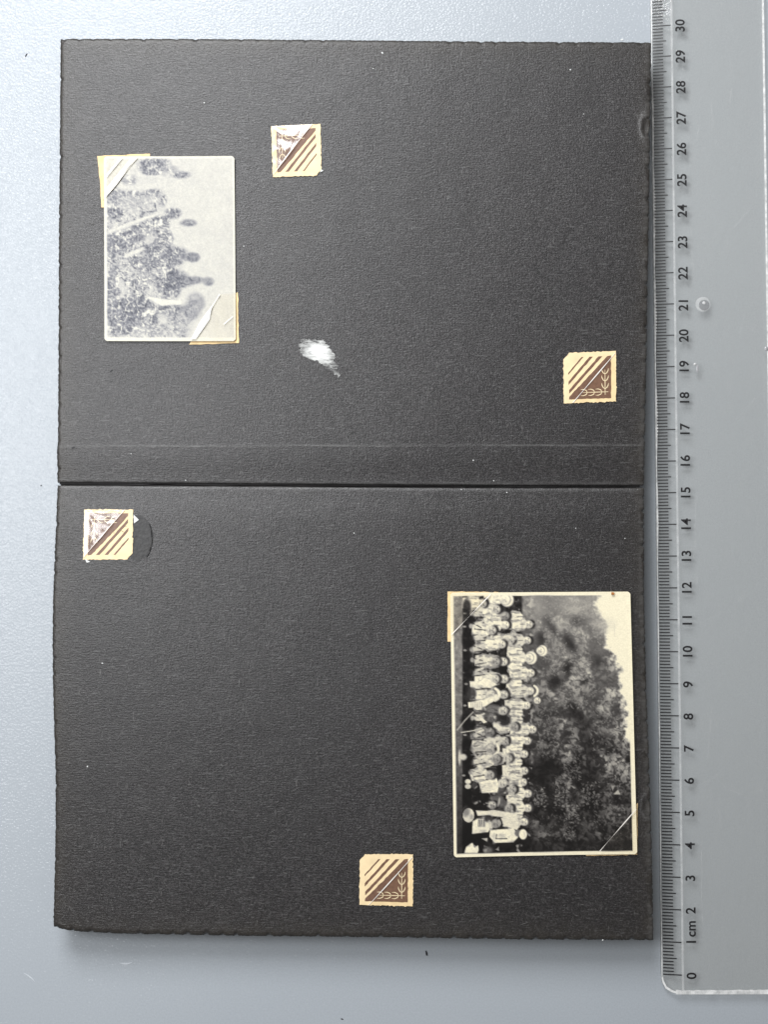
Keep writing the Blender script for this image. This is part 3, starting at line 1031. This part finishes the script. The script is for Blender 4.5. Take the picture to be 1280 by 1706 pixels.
def paint_faded_photo(X, Y):
    """a faded, silvered snapshot of several people; it lies on its side"""
    c = Canvas(X, Y, 0.86)
    x = lambda u: 140 + u / 4.267
    y = lambda v: 230 + v / 4.267
    rough = fbm(X, Y, 5, 140, 4, .8)
    mid = fbm(X, Y, 16, 150, 3, .6)
    c.a = 0.86 - 0.05 * (mid - .5) - 0.10 * (rough - .5)
    shadow = np.clip((fbm(X, Y, 26, 160, 3, .6) - .42) * 3, 0, 1)
    lim = np.interp(Y, [y(140), y(300), y(420), y(560), y(760), y(900), y(1040), y(1140), y(1260), y(1430)],
                    [x(560), x(400), x(560), x(560), x(620), x(720), x(700), x(640), x(820), x(760)])
    body = np.clip((lim - X) / 16, 0, 1) * np.clip((Y - y(360)) / 40, 0, 1)
    c.a = c.a * (1 - body * .8) + (0.70 + 0.95 * (rough - .5) - 0.25 * shadow) * body * .8
    E = lambda u, v, ru, rv, val, al=.8, ang=0., s=.6: c.ell(x(u), y(v), ru / 4.267, rv / 4.267, val, al, s, ang)
    # figure at the top
    E(480, 190, 90, 50, .40)
    E(480, 245, 60, 22, .34)
    E(570, 200, 50, 60, .52, .6)
    E(690, 262, 68, 26, .52, .75)
    E(630, 225, 40, 26, .60, .6)
    E(320, 300, 60, 34, .52, .6)
    E(450, 300, 90, 26, .82, .8)
    # second figure
    E(330, 400, 110, 24, .50, .8, .05)
    E(480, 385, 60, 20, .42, .85, -.1)
    E(220, 420, 60, 60, .50, .7)
    E(225, 535, 58, 42, .40, .85)
    E(350, 480, 120, 50, .72, .6)
    E(545, 440, 40, 60, .62, .6)
    c.line([(x(530), y(370)), (x(500), y(460)), (x(510), y(520)), (x(450), y(525))], 1.6, .34, .8)
    E(630, 535, 58, 36, .44, .85)
    E(740, 603, 56, 26, .54, .85)
    c.poly([(x(165), y(660)), (x(300), y(610)), (x(430), y(560)), (x(560), y(530)), (x(440), y(580)), (x(300), y(640)), (x(170), y(680))], .92, 2, .9)
    # third
    E(540, 600, 46, 50, .48, .8)
    E(380, 635, 40, 26, .44, .8)
    E(300, 720, 130, 50, .46, .6, -.25)
    c.line([(x(492), y(570)), (x(498), y(700)), (x(490), y(760))], 1.2, .34, .8)
    E(455, 715, 40, 40, .84, .8)
    E(590, 720, 40, 60, .50, .7)
    c.poly([(x(280), y(830)), (x(420), y(775)), (x(440), y(790)), (x(300), y(850))], .92, 2, .9)
    E(480, 790, 60, 24, .38, .8)
    E(650, 830, 90, 55, .42, .7)
    E(772, 848, 46, 32, .46, .9)
    E(450, 880, 120, 46, .48, .6)
    # fourth
    E(640, 1000, 95, 60, .37, .8)
    E(790, 1010, 60, 26, .46, .8)
    E(882, 1020, 38, 30, .56, .85)
    E(520, 1000, 70, 34, .50, .6)
    E(620, 1090, 60, 60, .42, .7)
    c.poly([(x(430), y(1125)), (x(540), y(1145)), (x(690), y(1160)), (x(690), y(1180)), (x(550), y(1190)), (x(480), y(1150))], .95, 2)
    E(350, 1190, 110, 60, .40, .75)
    E(270, 1300, 90, 90, .36, .7)
    E(210, 760, 60, 100, .46, .6)
    E(210, 1020, 60, 110, .48, .6)
    E(600, 1215, 110, 26, .42, .8)
    E(790, 1150, 60, 50, .58, .7)
    E(760, 1230, 70, 60, .50, .6)
    E(590, 1290, 60, 40, .84, .8)
    c.line([(x(655), y(1210)), (x(640), y(1290)), (x(600), y(1320))], 1.8, .34, .8)
    E(420, 1360, 160, 40, .66, .6)
    E(265, 1045, 22, 40, .84, .8)
    P_ = lambda pts, val, soft=4, al=.8: c.poly([(x(u), y(v)) for u, v in pts], val, soft, al)
    # coats and shoulders of the seated row, heads to the right
    P_([(165, 690), (330, 610), (480, 565), (560, 560), (600, 640), (640, 720), (560, 770), (430, 770), (300, 800), (170, 840)], .50, 5, .55)
    P_([(430, 790), (560, 770), (640, 760), (720, 820), (730, 870), (640, 930), (520, 950), (420, 900)], .44, 5, .6)
    P_([(540, 960), (680, 965), (780, 1000), (780, 1040), (700, 1070), (640, 1130), (540, 1100), (500, 1020)], .38, 5, .65)
    P_([(170, 1180), (330, 1120), (480, 1160), (520, 1260), (400, 1330), (300, 1400), (180, 1390)], .40, 6, .55)
    P_([(560, 1195), (700, 1190), (840, 1130), (850, 1200), (760, 1300), (640, 1340), (560, 1260)], .52, 5, .5)
    P_([(230, 370), (430, 372), (530, 360), (520, 440), (430, 520), (250, 480)], .66, 5, .5)
    for (u, v, ru, rv, val) in ((630, 540, 50, 30, .40), (745, 603, 48, 20, .46), (775, 848, 42, 30, .40), (885, 1020, 34, 26, .50), (225, 535, 46, 34, .36), (475, 215, 80, 40, .42), (690, 262, 60, 20, .46), (580, 600, 30, 46, .42), (820, 1180, 40, 40, .58), (560, 440, 26, 40, .56)):
        E(u, v, ru, rv, val, .75, 0, .7)
    for (u, v, ru, rv) in ((655, 545, 16, 14), (790, 850, 14, 14), (760, 600, 18, 8), (905, 1022, 12, 12), (700, 262, 22, 8)):
        E(u, v, ru, rv, .66, .6, 0, .9)
    P_([(165, 662), (300, 612), (430, 562), (600, 515), (440, 582), (300, 640), (170, 682)], .90, 4, .75)
    P_([(430, 1122), (540, 1145), (690, 1158), (690, 1182), (550, 1192), (480, 1152)], .94, 3, .9)
    P_([(290, 830), (420, 778), (440, 792), (300, 850)], .88, 4, .7)
    P_([(430, 700), (500, 690), (490, 750), (430, 760)], .84, 4, .7)
    # silvering: curling pale lines and grain over the dark parts
    wx = X + 9 * (vnoise(X, Y, 8, 301) - .5)
    wy = Y + 9 * (vnoise(X, Y, 8, 302) - .5)
    side = 1 - np.clip((X - x(600)) / 50, 0, 1) * .8
    dk = np.clip((.80 - c.a) / .25, 0, 1)
    for sc, sd_, am in ((9, 310, .34), (5.5, 320, .26)):
        rg = 1 - np.abs(2 * vnoise(wx, wy, sc, sd_) - 1)
        c.a = c.a + am * np.clip((rg - .80) / .18, 0, 1) * dk * side
    c.a = c.a - .16 * dk * np.clip((vnoise(wx, wy, 4.0, 330) - .55) / .2, 0, 1)
    gr = .8 * (vnoise(X, Y, 1.8, 170) - .5) + .6 * (fbm(X, Y, 4.5, 171, 2, .7) - .5)
    c.a = c.a + gr * (.10 + .42 * dk) * side
    return np.clip(c.a, 0.12, 0.97)


def make_photo(name, label, quad, border, nu, nv, painter, mat, tint_lo, tint_hi, lift, gain, loc_px):
    base = on_page(np.array([loc_px[0]]), np.array([loc_px[1]]))[0]
    base = np.array([base[0], base[1], base[2]])
    t = thing(name, label, 'photograph', tuple(base))
    P = bilin(quad, nu, nv)
    u = np.linspace(-1, 1, nu)[None, :] + np.zeros((nv, 1))
    v = np.linspace(-1, 1, nv)[:, None] + np.zeros((1, nu))
    # worn, rounded corners and a slightly bowed side
    q = np.asarray(quad, float)
    g = painter(P[..., 0], P[..., 1])
    W = np.hypot(*(q[1] - q[0]))
    H = np.hypot(*(q[3] - q[0]))
    dl, dr, dt, db = (u + 1) / 2 * W, (1 - u) / 2 * W, (v + 1) / 2 * H, (1 - v) / 2 * H
    bl, br, bt, bb = border
    wob = (vnoise(P[..., 0], P[..., 1], 30, 12) - .5) * 0.8
    inn = np.minimum.reduce([dl - bl, dr - br, dt - bt, db - bb]) + wob
    bm = np.clip(0.5 - inn / 1.2, 0, 1)
    brd = 0.96 - 0.05 * (fbm(P[..., 0], P[..., 1], 9, 5) - .5)
    g = g * (1 - bm) + brd * bm
    lo, hi = np.array(tint_lo), np.array(tint_hi)
    gg = g[..., None]
    mid = np.array([1.0, 0.982, 0.962]) * hi[0]
    colr = lo + (mid + (hi - mid) * gg ** 2.2 - lo) * gg
    colr = srgb(np.clip(colr, 0, 1)) * gain
    cr = 4.0
    for sx, sy, k in ((-1, -1, 0), (1, -1, 1), (1, 1, 2), (-1, 1, 3)):
        ex = dl if sx < 0 else dr
        ey = dt if sy < 0 else db
        d = ex + ey
        P[..., 0] += -sx * np.clip((cr - d) / cr, 0, 1) * 1.6
        P[..., 1] += -sy * np.clip((cr - d) / cr, 0, 1) * 1.6
    top = on_page(P[..., 0], P[..., 1], 0.0005)
    top[..., 2] += lift(u, v)
    n0 = nu * nv
    F = grid_faces(nu, nv)
    tv = top.reshape(-1, 3)
    o = part('printed_image', tv, [tuple(f) for f in F], mat, t, base, True)
    a = o.data.attributes.new('Col', 'FLOAT_COLOR', 'POINT')
    a.data.foreach_set('color', np.concatenate([colr.reshape(-1, 3), np.ones((n0, 1))], 1).ravel().astype(np.float32))
    # paper body under the emulsion
    ring = np.r_[np.arange(nu), (np.arange(1, nv) * nu + nu - 1), ((nv - 1) * nu + np.arange(nu - 2, -1, -1)), (np.arange(nv - 2, 0, -1) * nu)]
    tr = tv[ring].copy()
    tr[:, 2] -= 0.00002
    m = len(ring)
    k = np.arange(m)
    k2 = (k + 1) % m
    body_v = tv.copy()
    body_v[:, 2] -= 0.0003
    side = [(int(r_[0]), int(r_[1]), int(n0 + b_), int(n0 + a_)) for r_, a_, b_ in zip(np.stack([ring[k], ring[k2]], -1), k, k2)]
    part('photo_paper', np.vstack([body_v, tr]), [tuple(f) for f in F[:, ::-1]] + side, M_PAPERBACK, t, base)
    return t


photo1 = make_photo('photograph', 'faded silvery snapshot of seated people with bluish tarnish and painted sheen, in two mounting corners', [(173, 261), (390.5, 260.5), (393, 568.5), (174, 568.5)], (4.5, 3, 3.5, 6), 156, 220, paint_faded_photo, M_PRINT1,
                    (0.07, 0.09, 0.165), (0.975, 0.96, 0.885), lambda u, v: 0.0002 * (u ** 2) + 0.0002 * v ** 2, 0.62, (282, 415))  # bluish dark tint paints reflected sheen along with the real tarnish
photo2 = make_photo('photograph', 'sharp sepia group photograph of rows of people in white before dark trees', [(750.5, 987.5), (1050, 985.5), (1061.5, 1422), (756.5, 1428)], (5, 7, 5.5, 5.5), 236, 340, paint_group_photo, M_PRINT2,
                    (0.045, 0.036, 0.032), (0.985, 0.945, 0.815), lambda u, v: 0.0009 * np.clip(u, 0, 1) ** 2 + 0.0003 * np.clip(-u, 0, 1) ** 2, 0.86, (905, 1207))
p2b = np.array(photo2.location)
blob('rust_spot', 1022, 989, 2.6, 2.2, 0, M_RUST, photo2, tuple(p2b), None, 0.0018)

# ------------------------------------------------------------------ mounting corners
CN = dict(group='printed photo mounting corners')


def quad_map(quad):
    q = np.asarray(quad, float)

    def f(uv):
        uv = np.asarray(uv, float)
        u, v = uv[..., 0:1], uv[..., 1:2]
        return (1 - v) * ((1 - u) * q[0] + u * q[1]) + v * ((1 - u) * q[3] + u * q[2])
    return f


def rough_outline(pts, jag, seed, step=0.035):
    r = np.random.RandomState(seed)
    out = []
    n = len(pts)
    for i in range(n):
        p, q = np.array(pts[i], float), np.array(pts[(i + 1) % n], float)
        k = max(1, int(np.hypot(*(q - p)) / step))
        for j in range(k):
            x = p + (q - p) * j / k
            if j:
                x = x + r.randn(2) * jag
            out.append(x)
    return np.array(out)


def empty_corner(label, quad, seed, shine, chips=()):
    """quad in the order: torn corner, next, emblem corner, last (so the sprig always sits at u=v=1)"""
    f = quad_map(quad)
    c = f(np.array([0.5, 0.5]))
    base = on_page(np.array([c[0]]), np.array([c[1]]))[0]
    t = thing('photo_corner', label, 'photo corner', tuple(base), CN['group'])
    r = np.random.RandomState(seed)

    def lay(uv, off):
        p = f(uv)
        return on_page(p[:, 0], p[:, 1], off)
    nk = r.uniform(0.09, 0.13)
    out = rough_outline([(0.0, nk + .02), (0.035, nk - .02), (nk - .03, 0.05), (nk, 0.0), (1.0, 0.0), (1.0, 1.0), (0.0, 1.0)], 0.006, seed)
    slab('backing_paper', lay(out, 0.00028), 0.00024, M_CREAM, t, base)
    # brown print
    tri = rough_outline([(0.100, 0.925), (0.105, 0.875), (0.835, 0.095), (0.905, 0.085), (0.905, 0.925)], 0.003, seed + 1, .05)
    slab('printed_triangle', lay(tri, 0.00031), 0.00002, M_BROWN, t, base)
    for (a, b, w) in (((0.105, 0.775), (0.705, 0.095), .036), ((0.095, 0.605), (0.53, 0.095), .033), ((0.09, 0.42), (0.365, 0.095), .019)):
        s = rough_outline([(a[0], a[1] - w), (b[0] - w, b[1]), (b[0] + w, b[1]), (a[0], a[1] + w)], 0.0022, seed + 2, .06)
        slab('printed_stripe', lay(s, 0.00031), 0.00002, M_BROWN, t, base)
    # wheat sprig: two crossed stems with curved ears
    V, F = [], []

    def stroke(pts, w0, w1):
        pts = np.array(pts, float)
        n = len(pts)
        d = np.gradient(pts, axis=0)
        nn = np.stack([-d[:, 1], d[:, 0]], -1)
        nn /= np.linalg.norm(nn, axis=1)[:, None] + 1e-9
        w = np.interp(np.linspace(0, 1, n), [0, .5, 1], [w0, w1, w0 * .6])[:, None]
        w = w * 0.66
        b = len(V)
        V.extend(pts + nn * w)
        V.extend(pts - nn * w)
        for k in range(n - 1):
            F.append((b + k, b + k + 1, b + n + k + 1, b + n + k))
    sv, sh = 0.79, 0.80
    stroke([(sv, .86), (sv, .6), (sv, .36)], .008, .012)
    stroke([(.85, sh), (.62, sh), (.36, sh)], .008, .012)
    for v0 in (.74, .59, .45):
        for s_ in (-1, 1):
            stroke([(sv, v0), (sv + s_ * .035, v0 - .025), (sv + s_ * .060, v0 - .075), (sv + s_ * .065, v0 - .115)], .007, .017)
    for u0 in (.73, .59, .45):
        for s_ in (-1, 1):
            stroke([(u0, sh), (u0 - .02, sh + s_ * .04), (u0 - .07, sh + s_ * .062), (u0 - .125, sh + s_ * .060)], .007, .016)
    part('wheat_sprig', lay(np.array(V), 0.00034), F, M_WHEAT, t, base)
    # cellophane pocket over the emblem half
    n = 22
    U, Vv = np.meshgrid(np.linspace(0, 1, n), np.linspace(0, 1, n))
    a, b, e = np.array([0.98, 0.05]), np.array([0.17, 0.995]), np.array([0.995, 0.995])
    # patch: s along the fold, q from fold to emblem corner
    fold = a + (b - a) * U[..., None]
    uv = fold + (e - fold) * Vv[..., None]
    px = f(uv.reshape(-1, 2))
    z = (0.00042 + 0.0005 * shine * np.sin(np.pi * U) * (1 - Vv) ** 1.3 + 0.00022 * shine * np.sin(U * 17 + seed) * np.sin(Vv * 7 + seed * 2) * np.sin(np.pi * U) * (1 - Vv)).ravel()
    W = on_page(px[:, 0], px[:, 1])
    W[:, 2] += z
    po = part('cellophane_pocket', W, [tuple(q) for q in grid_faces(n, n)], M_CELLO if shine > .5 else M_CELLOFLAT, t, base, True)
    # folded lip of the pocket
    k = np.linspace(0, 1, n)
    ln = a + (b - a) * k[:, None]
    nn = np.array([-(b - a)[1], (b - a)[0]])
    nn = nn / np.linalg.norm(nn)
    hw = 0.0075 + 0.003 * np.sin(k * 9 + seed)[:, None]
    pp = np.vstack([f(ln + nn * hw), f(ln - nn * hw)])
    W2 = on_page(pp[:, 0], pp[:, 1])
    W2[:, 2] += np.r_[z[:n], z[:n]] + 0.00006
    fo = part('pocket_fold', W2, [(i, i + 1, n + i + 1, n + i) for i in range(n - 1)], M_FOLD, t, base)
    for ch in chips:
        pts = np.array(ch, float)
        slab('loose_cellophane', on_page(pts[:, 0], pts[:, 1], 0.0003), 0.00005, M_SPECK, t, base)
    return t


empty_corner('empty mounting corner with wheat print and glossy creased pocket beside the faded snapshot', [(535.5, 292), (454.5, 295), (452, 210.5), (534, 206.5)], 11, 1.2, [[(535, 282), (539, 284.5), (533, 287)]])
empty_corner('empty mounting corner with wheat print, close to the ruler marks eighteen and nineteen', [(939, 588), (1027, 584.5), (1027.5, 669), (940, 672)], 23, 0.25)
empty_corner('empty mounting corner with glossy whitish pocket beside the dark glue stain', [(220.5, 932), (137.5, 932.5), (140.5, 848.5), (221.5, 849)], 35, 1.3, [[(222, 857), (231, 866), (223, 872)], [(141, 931), (150, 936), (144, 937.5)]])
empty_corner('empty mounting corner with wheat print just off the white shirted end of the group photograph', [(600, 1423), (688.5, 1423.5), (688, 1510), (599, 1507.5)], 47, 0.25)


def used_corner(label, arms, pocket, foldw, seed, off, base_px, mat_edge=M_CREAMOLD, glossy=False):
    """a corner that holds a photograph: the gummed paper under it, the clear pocket over it"""
    base = on_page(np.array([base_px[0]]), np.array([base_px[1]]))[0]
    t = thing('photo_corner', label, 'photo corner', tuple(base), CN['group'])
    o = rough_outline(arms, 0.35, seed, 6.0)
    slab('backing_paper', on_page(o[:, 0], o[:, 1], 0.00018), 0.00014, mat_edge, t, base)
    pk = np.array(pocket, float)
    part('cellophane_pocket', on_page(pk[:, 0], pk[:, 1], off)[::-1], [tuple(range(len(pk)))], M_CELLOFLAT, t, base)
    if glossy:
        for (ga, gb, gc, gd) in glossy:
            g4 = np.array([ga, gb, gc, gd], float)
            part('pocket_glare', on_page(g4[:, 0], g4[:, 1], off + 0.00012), [(0, 1, 2, 3)], M_GLARE, t, base)  # pale bands paint the glare on the pocket and along its fold
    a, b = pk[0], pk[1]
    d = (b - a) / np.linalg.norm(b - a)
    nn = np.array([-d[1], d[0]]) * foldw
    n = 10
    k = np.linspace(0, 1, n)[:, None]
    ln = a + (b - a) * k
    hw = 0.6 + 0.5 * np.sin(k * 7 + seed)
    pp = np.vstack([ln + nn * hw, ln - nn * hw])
    part('pocket_fold', on_page(pp[:, 0], pp[:, 1], off + 0.00006), [(i, i + 1, n + i + 1, n + i) for i in range(n - 1)], M_FOLD, t, base)  # real fold line; the widened ones double as painted glare
    return t


used_corner('cream corner holding the faded snapshot where its pocket bears painted glare streaks', [(161.5, 260), (249.5, 256), (249.5, 300), (200, 345), (168.5, 345.5), (166, 300)], [(228, 262), (175, 328), (175, 262)], 1.6, 3, 0.0012, (190, 290), M_CREAMOLD, [((226, 263), (218, 263), (176, 314), (176, 324)), ((204, 263), (200, 263), (177, 290), (177, 296))])
used_corner('cream corner holding the faded snapshot at the corner away from its tarnish', [(396, 487), (398, 571.5), (315, 574), (330, 540), (360, 500)], [(318, 566), (366, 490), (391, 488), (393, 567)], 3.0, 5, 0.0012, (370, 550), M_CREAMOLD, [((318, 565), (326, 565), (349, 532), (352, 515)), ((372, 540), (373, 541), (388, 528), (388, 526))])
used_corner('thin foxed corner holding the group photograph beside its grey ground and hats', [(746, 985.5), (831, 986.5), (820, 1010), (780, 1050), (770, 1068), (746, 1069)], [(818, 990), (753, 1057), (751, 988)], 0.8, 7, 0.0013, (775, 1010), M_CREAMOLD)
used_corner('thin foxed corner holding the group photograph at its darkest tree corner', [(1063.5, 1338), (1062.5, 1424), (977, 1426), (985, 1400), (1040, 1350)], [(1000, 1418), (1061, 1348), (1061, 1421)], 0.8, 9, 0.0022, (1030, 1390), M_CREAMOLD)
# stray cellophane streaks left over the group photo are part of its print surface

# ------------------------------------------------------------------ ruler
RZ = 0.0024            # thickness
e0 = at(1104.0, 1624.7, RZ)      # zero mark at the scale edge
e1 = at(1086.3, 42.0, RZ)        # thirty
ax = (e1 - e0)
CM = float(np.linalg.norm(ax[:2])) / 30.0
ax = ax / np.linalg.norm(ax)
ac = np.array([ax[1], -ax[0], 0])     # across, away from the album
RB = np.array([e0[0], e0[1], 0.0])
ruler = thing('ruler', 'clear acrylic ruler with black centimetre scale lying along the album', 'ruler', tuple(RB))


def rp(across, along, z):
    """ruler coordinates in cm -> world"""
    return RB + ac * across * CM + ax * along * CM + np.array([0, 0, z])


WID = 3.62
TIP = 0.60
LEN = 33.0


def ruler_z(a):
    return 0.0012 + (RZ - 0.0012) * min(1, a / 0.64)


# outline with the chamfered corner
ys = [-TIP, LEN]
prof_a = [0.0, 0.64, WID]
V, F = [], []
rows = [(-TIP, 0.50), (-TIP + 0.06, 0.30), (-TIP + 0.16, 0.12), (-TIP + 0.35, 0.02), (-TIP + 0.6, 0.0), (LEN, 0.0)]
# top and bottom as strips between row k and k+1
for (y, a0) in rows:
    for a in (a0, 0.64, WID):
        V.append(rp(a, y, ruler_z(a) if a < .64 else RZ))
    for a in (a0, 0.64, WID):
        V.append(rp(a, y, 0.00008))
nr = len(rows)
for k in range(nr - 1):
    b, c_ = 6 * k, 6 * (k + 1)
    F += [(b, b + 1, c_ + 1, c_), (b + 1, b + 2, c_ + 2, c_ + 1)]
    F += [(b + 3, c_ + 3, c_ + 4, b + 4), (b + 4, c_ + 4, c_ + 5, b + 5)]
    F += [(b, c_, c_ + 3, b + 3), (b + 2, b + 5, c_ + 5, c_ + 2)]
F += [(0, 3, 4, 1), (1, 4, 5, 2)]
b = 6 * (nr - 1)
F += [(b, b + 1, b + 4, b + 3), (b + 1, b + 2, b + 5, b + 4)]
body = part('body', V, F, M_ACRYL, ruler, RB)


def strip(name, pts_a, pts_b, mat):
    n = len(pts_a)
    part(name, np.vstack([pts_a, pts_b]), [(i, i + 1, n + i + 1, n + i) for i in range(n - 1)], mat, ruler, RB, True)


# worn scale edge, wavering in width
yy = np.linspace(-TIP + 0.45, LEN, 420)
wv = 0.055 + 0.020 * np.sin(yy * 1.9) + 0.018 * (vnoise(yy, yy * 0, 0.9, 77) - .5) + 0.012 * (vnoise(yy, yy * 0, 0.2, 78) - .5)
wv = wv * np.interp(yy, [0, 6, 12, 15, 22, 26, 28, 33], [.35, .40, .45, .9, 1.15, 1.1, .55, .4])
strip('scale_edge', np.array([rp(0.008, y, 0.00134) for y in yy]), np.array([rp(0.010 + w, y, 0.00136 + 0.0001 * 0.3) for y, w in zip(yy, wv)]), M_FROST)
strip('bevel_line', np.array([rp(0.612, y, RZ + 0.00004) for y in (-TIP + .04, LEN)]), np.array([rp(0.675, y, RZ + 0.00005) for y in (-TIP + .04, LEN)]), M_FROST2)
# cut end and far edge
xs = np.linspace(0.42, WID, 60)
ew = 0.13 + 0.03 * (vnoise(xs, xs * 0, 0.12, 81) - .5)
strip('cut_end', np.array([rp(a, -TIP + 0.012, RZ + 0.00003) for a in xs]), np.array([rp(a, -TIP + 0.012 + w, RZ + 0.00004) for a, w in zip(xs, ew)]), M_FROST)
ch = [(0.47, -TIP + .015), (0.29, -TIP + 0.07), (0.12, -TIP + 0.17), (0.025, -TIP + 0.36), (0.012, -TIP + 0.48)]
strip('chamfered_corner', np.array([rp(a, y, ruler_z(a) + 0.00006) for a, y in ch]), np.array([rp(a + .04, y + .055, ruler_z(a + .04) + 0.00007) for a, y in ch]), M_FROST)
strip('far_edge', np.array([rp(WID - 0.07, y, RZ + 0.00003) for y in (-TIP, LEN)]), np.array([rp(WID - .004, y, RZ + 0.00004) for y in (-TIP, LEN)]), M_FROST)

# engraved scale
V, F = [], []


def tick(y, a0, a1, w):
    b = len(V)
    for (a, yy_) in ((a0, y - w), (a1, y - w), (a1, y + w), (a0, y + w)):
        V.append(rp(a, yy_, ruler_z(a) + 0.00007))
    F.append((b, b + 1, b + 2, b + 3))


for mm in range(0, 316):
    y = mm / 10
    if mm % 10 == 0:
        continue
    tick(y, 0.055, 0.47 if mm % 5 == 0 else 0.375, 0.019)
part('millimetre_marks', V, F, M_INK, ruler, RB)
for cmk in range(0, 32):
    V, F = [], []
    tick(cmk, 0.055, 0.615, 0.019)
    part('centimetre_mark', V, F, M_INK, ruler, RB)


def text_mesh(txt, size):
    cu = bpy.data.curves.new('numeral', 'FONT')
    cu.body = txt
    cu.size = size
    cu.align_x = 'CENTER'
    cu.offset = 0.021 * size
    cu.resolution_u = 4
    o = bpy.data.objects.new('numeral', cu)
    COL.objects.link(o)
    dg = bpy.context.evaluated_depsgraph_get()
    dg.update()
    me = bpy.data.meshes.new_from_object(o.evaluated_get(dg))
    COL.objects.unlink(o)
    bpy.data.objects.remove(o)
    co = np.empty(len(me.vertices) * 3)
    me.vertices.foreach_get('co', co)
    return me, co.reshape(-1, 3)


def ruler_text(txt, along, across, size_cm, name='numeral'):
    me, co = text_mesh(txt, size_cm)
    W = np.array([rp(across - c_[1], along + c_[0], RZ + 0.00008) for c_ in co]) - RB
    me.vertices.foreach_set('co', W.ravel())
    me.materials.clear()
    me.materials.append(M_INK)
    me.update()
    o = bpy.data.objects.new(name, me)
    link(o, ruler)


for k in range(0, 31):
    if k == 1:
        ruler_text('1', 1.02, 1.055, 0.42)
        ruler_text('cm', 1.42, 1.055, 0.42, 'unit_lettering')
    else:
        ruler_text(str(k), k - 0.02, 1.055, 0.42)

# moulding bubble and nicks
M_BUB = plain('bubble_shade', (0.30, 0.30, 0.31), 0.25, 0.5)
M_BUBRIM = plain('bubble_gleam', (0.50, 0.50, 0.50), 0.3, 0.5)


def ruler_disc(name, px, py, r, mat, dz, dome=0.0, n=24, sx=1.0):
    c0 = at(px, py, RZ)
    rel = c0 - RB
    s = r / 52.7 / 100
    V = [(rel[0], rel[1], RZ + dz + dome)]
    rings = 3
    for j in range(1, rings + 1):
        for k in range(n):
            t = 2 * math.pi * k / n
            q = j / rings
            V.append((rel[0] + s * q * sx * math.cos(t), rel[1] + s * q * math.sin(t), RZ + dz + dome * math.sqrt(max(0, 1 - q * q))))
    F = [(0, 1 + k, 1 + (k + 1) % n) for k in range(n)]
    for j in range(rings - 1):
        for k in range(n):
            a = 1 + j * n + k
            b = 1 + j * n + (k + 1) % n
            F.append((a, a + n, b + n, b))
    part(name, V, F, mat, ruler, (0, 0, 0), True)


M_BUBIN = make_cellophane('bubble_inside', (0.72, 0.72, 0.73), 0.0, 0.3, 0.1)
M_BUBBLE = make_frosted('bubble_glaze', 0.30, 0.16)
ruler_disc('bubble', 1172, 507, 12.5, M_BUBBLE, 0.0001, 0.00004)
ruler_disc('bubble', 1174, 508.5, 9.0, M_BUBIN, 0.0002, 0.00004)
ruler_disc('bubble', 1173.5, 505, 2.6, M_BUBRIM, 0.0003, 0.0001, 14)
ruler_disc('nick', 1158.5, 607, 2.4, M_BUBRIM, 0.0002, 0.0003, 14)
ruler_disc('nick', 1163, 614, 6.5, M_BUB, 0.0001, 0.0001, 14, 0.30)
ruler_disc('nick', 1278, 581, 4.0, M_BUB, 0.0001, 0.0002, 14, .8)
# scratches
M_SCR = make_frosted('scratch', 0.12, 0.0)
rs = np.random.RandomState(90)
for (x0, y0, x1, y1) in ((1220, 150, 1216, 180), (1219, 106, 1218, 122), (1168, 210, 1160, 228), (1196, 234, 1194, 244), (1186, 170, 1186, 190), (1172, 1040, 1205, 1018), (1180, 1270, 1186, 1175), (1168, 1310, 1196, 1290), (1247, 986, 1230, 1000),
                         (1222, 380, 1260, 340), (1150, 380, 1158, 470), (1170, 1400, 1171, 1540), (1230, 700, 1262, 660), (1205, 1310, 1250, 1330), (1240, 520, 1234, 560), (1160, 820, 1158, 930)):
    n = 6
    t = np.linspace(0, 1, n)
    xx = x0 + (x1 - x0) * t + rs.randn(n) * 1.0
    y_ = y0 + (y1 - y0) * t
    w = 0.55
    d = np.array([-(y1 - y0), x1 - x0], float)
    d /= np.linalg.norm(d)
    A = at(xx + d[0] * w, y_ + d[1] * w, RZ + 0.00005)
    B = at(xx - d[0] * w, y_ - d[1] * w, RZ + 0.00006)
    strip('scratch', A, B, M_SCR)
